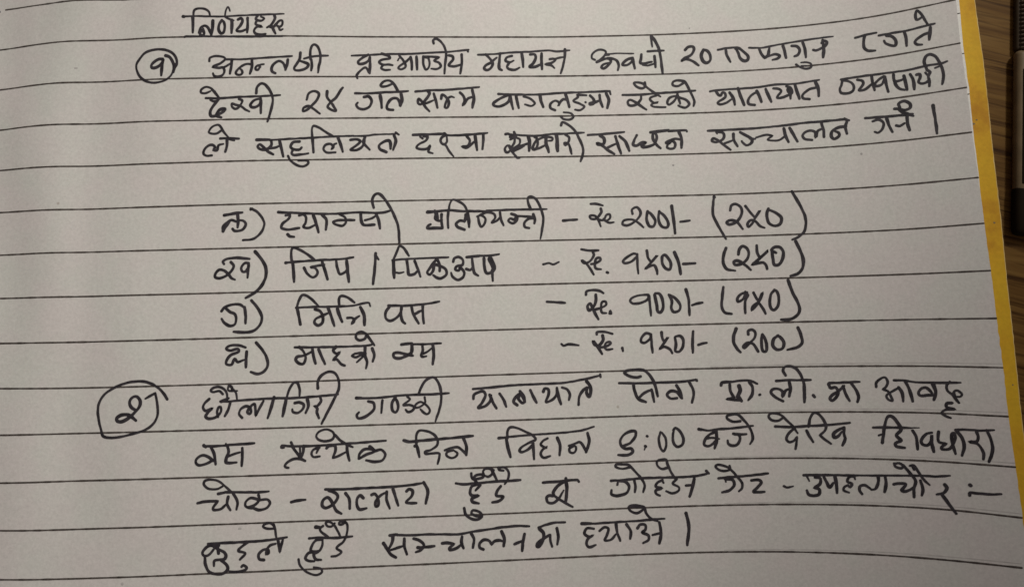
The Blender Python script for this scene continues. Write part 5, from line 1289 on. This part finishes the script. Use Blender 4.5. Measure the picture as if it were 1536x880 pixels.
LINES = [
  '-93.10,56.12 -79.31,56.34 -65.92,55.91 -53.43,55.86 -41.14,55.92 -28.75,55.87 -16.26,55.81 -3.65,55.78 9.08,55.84 21.90,55.98 34.66,56.06 47.12,56.06 59.21,56.23 70.73,56.60 81.56,57.25',
  '-96.65,47.63 -82.59,48.16 -68.83,48.03 -55.81,47.96 -43.13,48.01 -30.36,47.91 -17.47,47.77 -4.46,47.67 8.67,47.64 21.90,47.66 35.06,47.60 47.89,47.47 60.31,47.54 72.11,47.95 83.20,48.97',
  '-95.68,39.50 -81.88,40.01 -68.34,39.94 -55.44,39.94 -42.79,40.05 -30.05,40.05 -17.19,40.00 -4.20,39.93 8.91,39.88 22.11,39.85 35.22,39.73 48.01,39.58 60.39,39.63 72.13,39.96 83.15,40.74',
  '-94.79,31.53 -81.20,31.95 -67.82,31.91 -55.00,31.93 -42.35,32.02 -29.61,32.05 -16.74,32.05 -3.75,32.05 9.37,32.05 22.57,32.04 35.68,31.93 48.44,31.76 60.77,31.74 72.44,31.92 83.38,32.45',
  '-93.98,23.81 -80.57,23.95 -67.36,23.93 -54.61,24.03 -41.99,24.18 -29.25,24.25 -16.40,24.28 -3.42,24.27 9.69,24.25 22.88,24.21 35.96,24.09 48.69,23.91 60.96,23.85 72.56,23.93 83.40,24.24',
  '-93.21,15.89 -79.97,15.92 -66.89,15.91 -54.20,16.01 -41.58,16.16 -28.85,16.27 -15.99,16.36 -3.01,16.41 10.11,16.43 23.30,16.40 36.36,16.25 49.05,16.03 61.26,15.89 72.78,15.86 83.53,16.02',
  '-92.49,8.01 -79.41,8.04 -66.46,7.97 -53.82,8.01 -41.21,8.11 -28.49,8.24 -15.64,8.35 -2.66,8.45 10.45,8.50 23.64,8.49 36.68,8.36 49.32,8.13 61.46,7.93 72.89,7.80 83.54,7.87',
  '-91.82,0.16 -78.87,0.04 -66.02,-0.02 -53.42,0.01 -40.82,0.10 -28.10,0.20 -15.24,0.30 -2.25,0.39 10.86,0.46 24.05,0.48 37.07,0.39 49.67,0.21 61.74,-0.00 73.07,-0.22 83.60,-0.38',
  '-91.18,-7.88 -78.36,-8.05 -65.62,-8.09 -53.06,-8.05 -40.47,-7.96 -27.76,-7.86 -14.91,-7.77 -1.93,-7.68 11.19,-7.62 24.37,-7.59 37.36,-7.63 49.91,-7.75 61.91,-7.93 73.13,-8.19 83.53,-8.55',
  '-90.59,-15.76 -77.87,-16.05 -65.21,-16.13 -52.67,-16.11 -40.08,-16.04 -27.37,-15.95 -14.51,-15.85 -1.51,-15.75 11.61,-15.67 24.80,-15.62 37.77,-15.62 50.27,-15.70 62.18,-15.90 73.29,-16.25 83.55,-16.81',
  '-90.03,-23.83 -77.44,-23.92 -64.85,-23.96 -52.35,-23.99 -39.78,-24.00 -27.08,-23.98 -14.23,-23.94 -1.24,-23.88 11.88,-23.81 25.05,-23.73 37.99,-23.67 50.42,-23.66 62.24,-23.80 73.24,-24.16 83.35,-24.83',
  '-89.51,-31.94 -76.98,-32.03 -64.45,-32.04 -51.96,-32.06 -39.38,-32.08 -26.66,-32.09 -13.80,-32.06 -0.79,-31.99 12.36,-31.89 25.55,-31.77 38.47,-31.63 50.84,-31.58 62.57,-31.76 73.43,-32.21 83.40,-32.95',
  '-89.03,-39.86 -76.56,-40.14 -64.08,-40.14 -51.60,-40.12 -39.02,-40.12 -26.30,-40.13 -13.42,-40.12 -0.40,-40.08 12.76,-39.99 25.96,-39.85 38.86,-39.63 51.16,-39.47 62.79,-39.56 73.52,-39.99 83.33,-40.90',
  '-88.58,-47.89 -76.25,-48.29 -63.88,-48.32 -51.49,-48.28 -39.00,-48.26 -26.35,-48.24 -13.55,-48.20 -0.60,-48.13 12.49,-48.02 25.61,-47.87 38.43,-47.64 50.62,-47.48 62.11,-47.62 72.72,-48.04 82.41,-48.64'
]

layer = 0
LABELS = {'heading_word': 'heading word underlined along the ruled line', 'struck_letter': 'letter struck through with the pen'}
for name, strokes in INK:
    bm = bmesh.new()
    for w, s in strokes:
        layer += 1
        ribbon(bm, curve(pts(s), 0.16), w * 1.08, 0.022 + 0.0006 * (layer % 40), sheet_z, layer * 1.31)
    o = from_bm(name, bm, M_INK, page)
    if name in LABELS:
        o['label'] = LABELS[name]

for k, s in enumerate(LINES):
    bm = bmesh.new()
    ribbon(bm, curve(pts(s), 0.45), 0.315, 0.012, sheet_z, 50 + k * 3.7, taper=0, wob=0.22)
    from_bm('ruled_line', bm, M_RULE, page)

# the ruling of the back of the sheet shows through faintly just above the lines at the lower right
for k in (9, 10, 11, 12, 13):
    P = pts(LINES[k])
    bm = bmesh.new()
    n = len(P)
    Q = [(a, b + 0.25 + 0.75 * (i - n * 0.62) / n * 1.6, False) for i, (a, b, _) in enumerate(P) if i >= n * 0.62]
    ribbon(bm, curve(Q, 0.5), 0.17, 0.008, sheet_z, 90 + k, taper=0, wob=0.5)
    from_bm('show_through_line', bm, M_GHOST, page)

# ends of the next leaf's ruling on the pale cut edge at the top right
for Y0 in (46.6, 39.0, 31.4):
    bm = bmesh.new()
    x0 = block_x(Y0)
    ribbon(bm, [Vector((x0 - 0.75, Y0 - 0.1)), Vector((x0 - 0.3, Y0 - 0.03)), Vector((x0 - 0.06, Y0))], 0.2, 0.012,
           lambda X, Y: z_flat(X, Y, 0.16, 0.45), Y0, taper=0)
    from_bm('ruled_line_end', bm, M_RULE, block)

# ------------------------------------------------------------------ specks and smudges
def blot(name, X, Y, r, surf, mat, parent, lift=0.016, sx=1.0):
    bm = bmesh.new()
    vs = []
    for k in range(12):
        a = 2 * math.pi * k / 12
        rr = r * (1 + 0.35 * noise.noise((math.cos(a) * 1.3 + X, math.sin(a) * 1.3 + Y, 0.3)))
        x, y = X + rr * sx * math.cos(a), Y + rr * math.sin(a)
        vs.append(bm.verts.new((x * MM, y * MM, (surf(x, y) + lift) * MM)))
    bm.faces.new(vs)
    return from_bm(name, bm, mat, parent)

cover_top = lambda X, Y: z_flat(X, Y, 1.45, 2.2)
for X, Y, r, sx in [(86.84, 8.35, 0.16, 1.2), (85.32, 26.45, 0.2, 1.6), (86.0, 27.18, 0.14, 1.3), (86.33, -19.76, 0.12, 1)]:
    blot('fleck', X, Y, r, cover_top, M_SPECK, cover, sx=sx)
for X, Y, r, sx in [(37.33, 48.61, 0.16, 1), (32.94, 22.07, 0.17, 1.3), (-65.46, -49.4, 0.26, 1), (-77.45, 42.84, 0.2, 1.8), (66.01, 22.12, 0.22, 0.8), (-35.2, 42.89, 0.1, 1), (-34.87, -1.07, 0.13, 1.5), (-45.82, -40.93, 0.2, 1.6)]:
    blot('speck', X, Y, r, sheet_z, M_SMUDGE, page, sx=sx)
# end of the binding thread beside the gutter
bm = bmesh.new()
ribbon(bm, [Vector((-96.6, 56.6)), Vector((-95.2, 56.25)), Vector((-94.45, 55.75))], 0.75, 0.03, sheet_z, 3.3)
from_bm('binding_thread', bm, M_INK, page)

# ------------------------------------------------------------------ table
bm = bmesh.new()
x0, x1, y0, y1, zt, zb = -0.34, 0.42, -0.30, 0.34, TABLE * MM, TABLE * MM - 0.025
bmesh.ops.create_cube(bm, size=1.0)
for v in bm.verts:
    v.co = Vector((x0 + (x1 - x0) * (v.co.x + 0.5), y0 + (y1 - y0) * (v.co.y + 0.5), zb + (zt - zb) * (v.co.z + 0.5)))
bmesh.ops.bevel(bm, geom=bm.edges[:], offset=0.003, segments=3, affect='EDGES')
table = from_bm('table', bm, M_WOOD, None, smooth=False)
tag(table, 'brown wooden table top with dark grain under the notebook', 'table', kind='structure')

# ------------------------------------------------------------------ dark plastic container lying at the right
def rounded_box(bm, x0, x1, y0, y1, z0, z1, r, seg=4):
    g = bmesh.ops.create_cube(bm, size=1.0)
    for v in g['verts']:
        v.co = Vector((x0 + (x1 - x0) * (v.co.x + 0.5), y0 + (y1 - y0) * (v.co.y + 0.5), z0 + (z1 - z0) * (v.co.z + 0.5))) * MM
    es = list({e for v in g['verts'] for e in v.link_edges})
    bmesh.ops.bevel(bm, geom=es, offset=r * MM, segments=seg, affect='EDGES', profile=0.5)

container = bpy.data.objects.new('plastic_container', None)
scene.collection.objects.link(container)
container.empty_display_size = 0.01
container.location = (98.04 * MM, 8.19 * MM, TABLE * MM)
container.rotation_euler = (0, 0, math.radians(-6.1))
tag(container, 'dark smoky plastic container with a ribbed neck lying beside the notebook', 'container')
bm = bmesh.new(); rounded_box(bm, 0, 21, 0, 36.6, 0.05, 2.3, 1.1, 5)
shell = from_bm('shell', bm, M_WALL, container)
bm = bmesh.new(); rounded_box(bm, -0.12, 21.12, -0.12, 9.6, 0.03, 2.38, 1.15, 5)
from_bm('base', bm, M_DARK, container)
bm = bmesh.new(); rounded_box(bm, 0.95, 19.5, 9.7, 32.6, 1.9, 2.42, 0.2, 2)
from_bm('dark_filling', bm, M_DARK, container)
bm = bmesh.new(); rounded_box(bm, 0.3, 20.7, 36.7, 58.0, 0.05, 1.3, 0.6, 4)
from_bm('collar', bm, M_SHELL, container)
# neck with its ridges, lying along the container
prof = []
y = 36.9
while y < 57.0:
    prof += [(7.6, y), (8.25, y + 0.18), (8.25, y + 0.42), (7.6, y + 0.60)]
    y += 0.86
bm = bmesh.new()
rings = []
for r, yy in prof:
    rings.append([bm.verts.new(((10.0 + r * 1.10 * math.cos(2 * math.pi * k / 40)) * MM, yy * MM, (1.5 + r * 0.17 * math.sin(2 * math.pi * k / 40)) * MM)) for k in range(40)])
for a, b in zip(rings, rings[1:]):
    for k in range(40):
        bm.faces.new((a[k], b[k], b[(k+1) % 40], a[(k+1) % 40]))
bm.faces.new(rings[0]); bm.faces.new(list(reversed(rings[-1])))
from_bm('neck', bm, M_RIB, container, smooth=False)
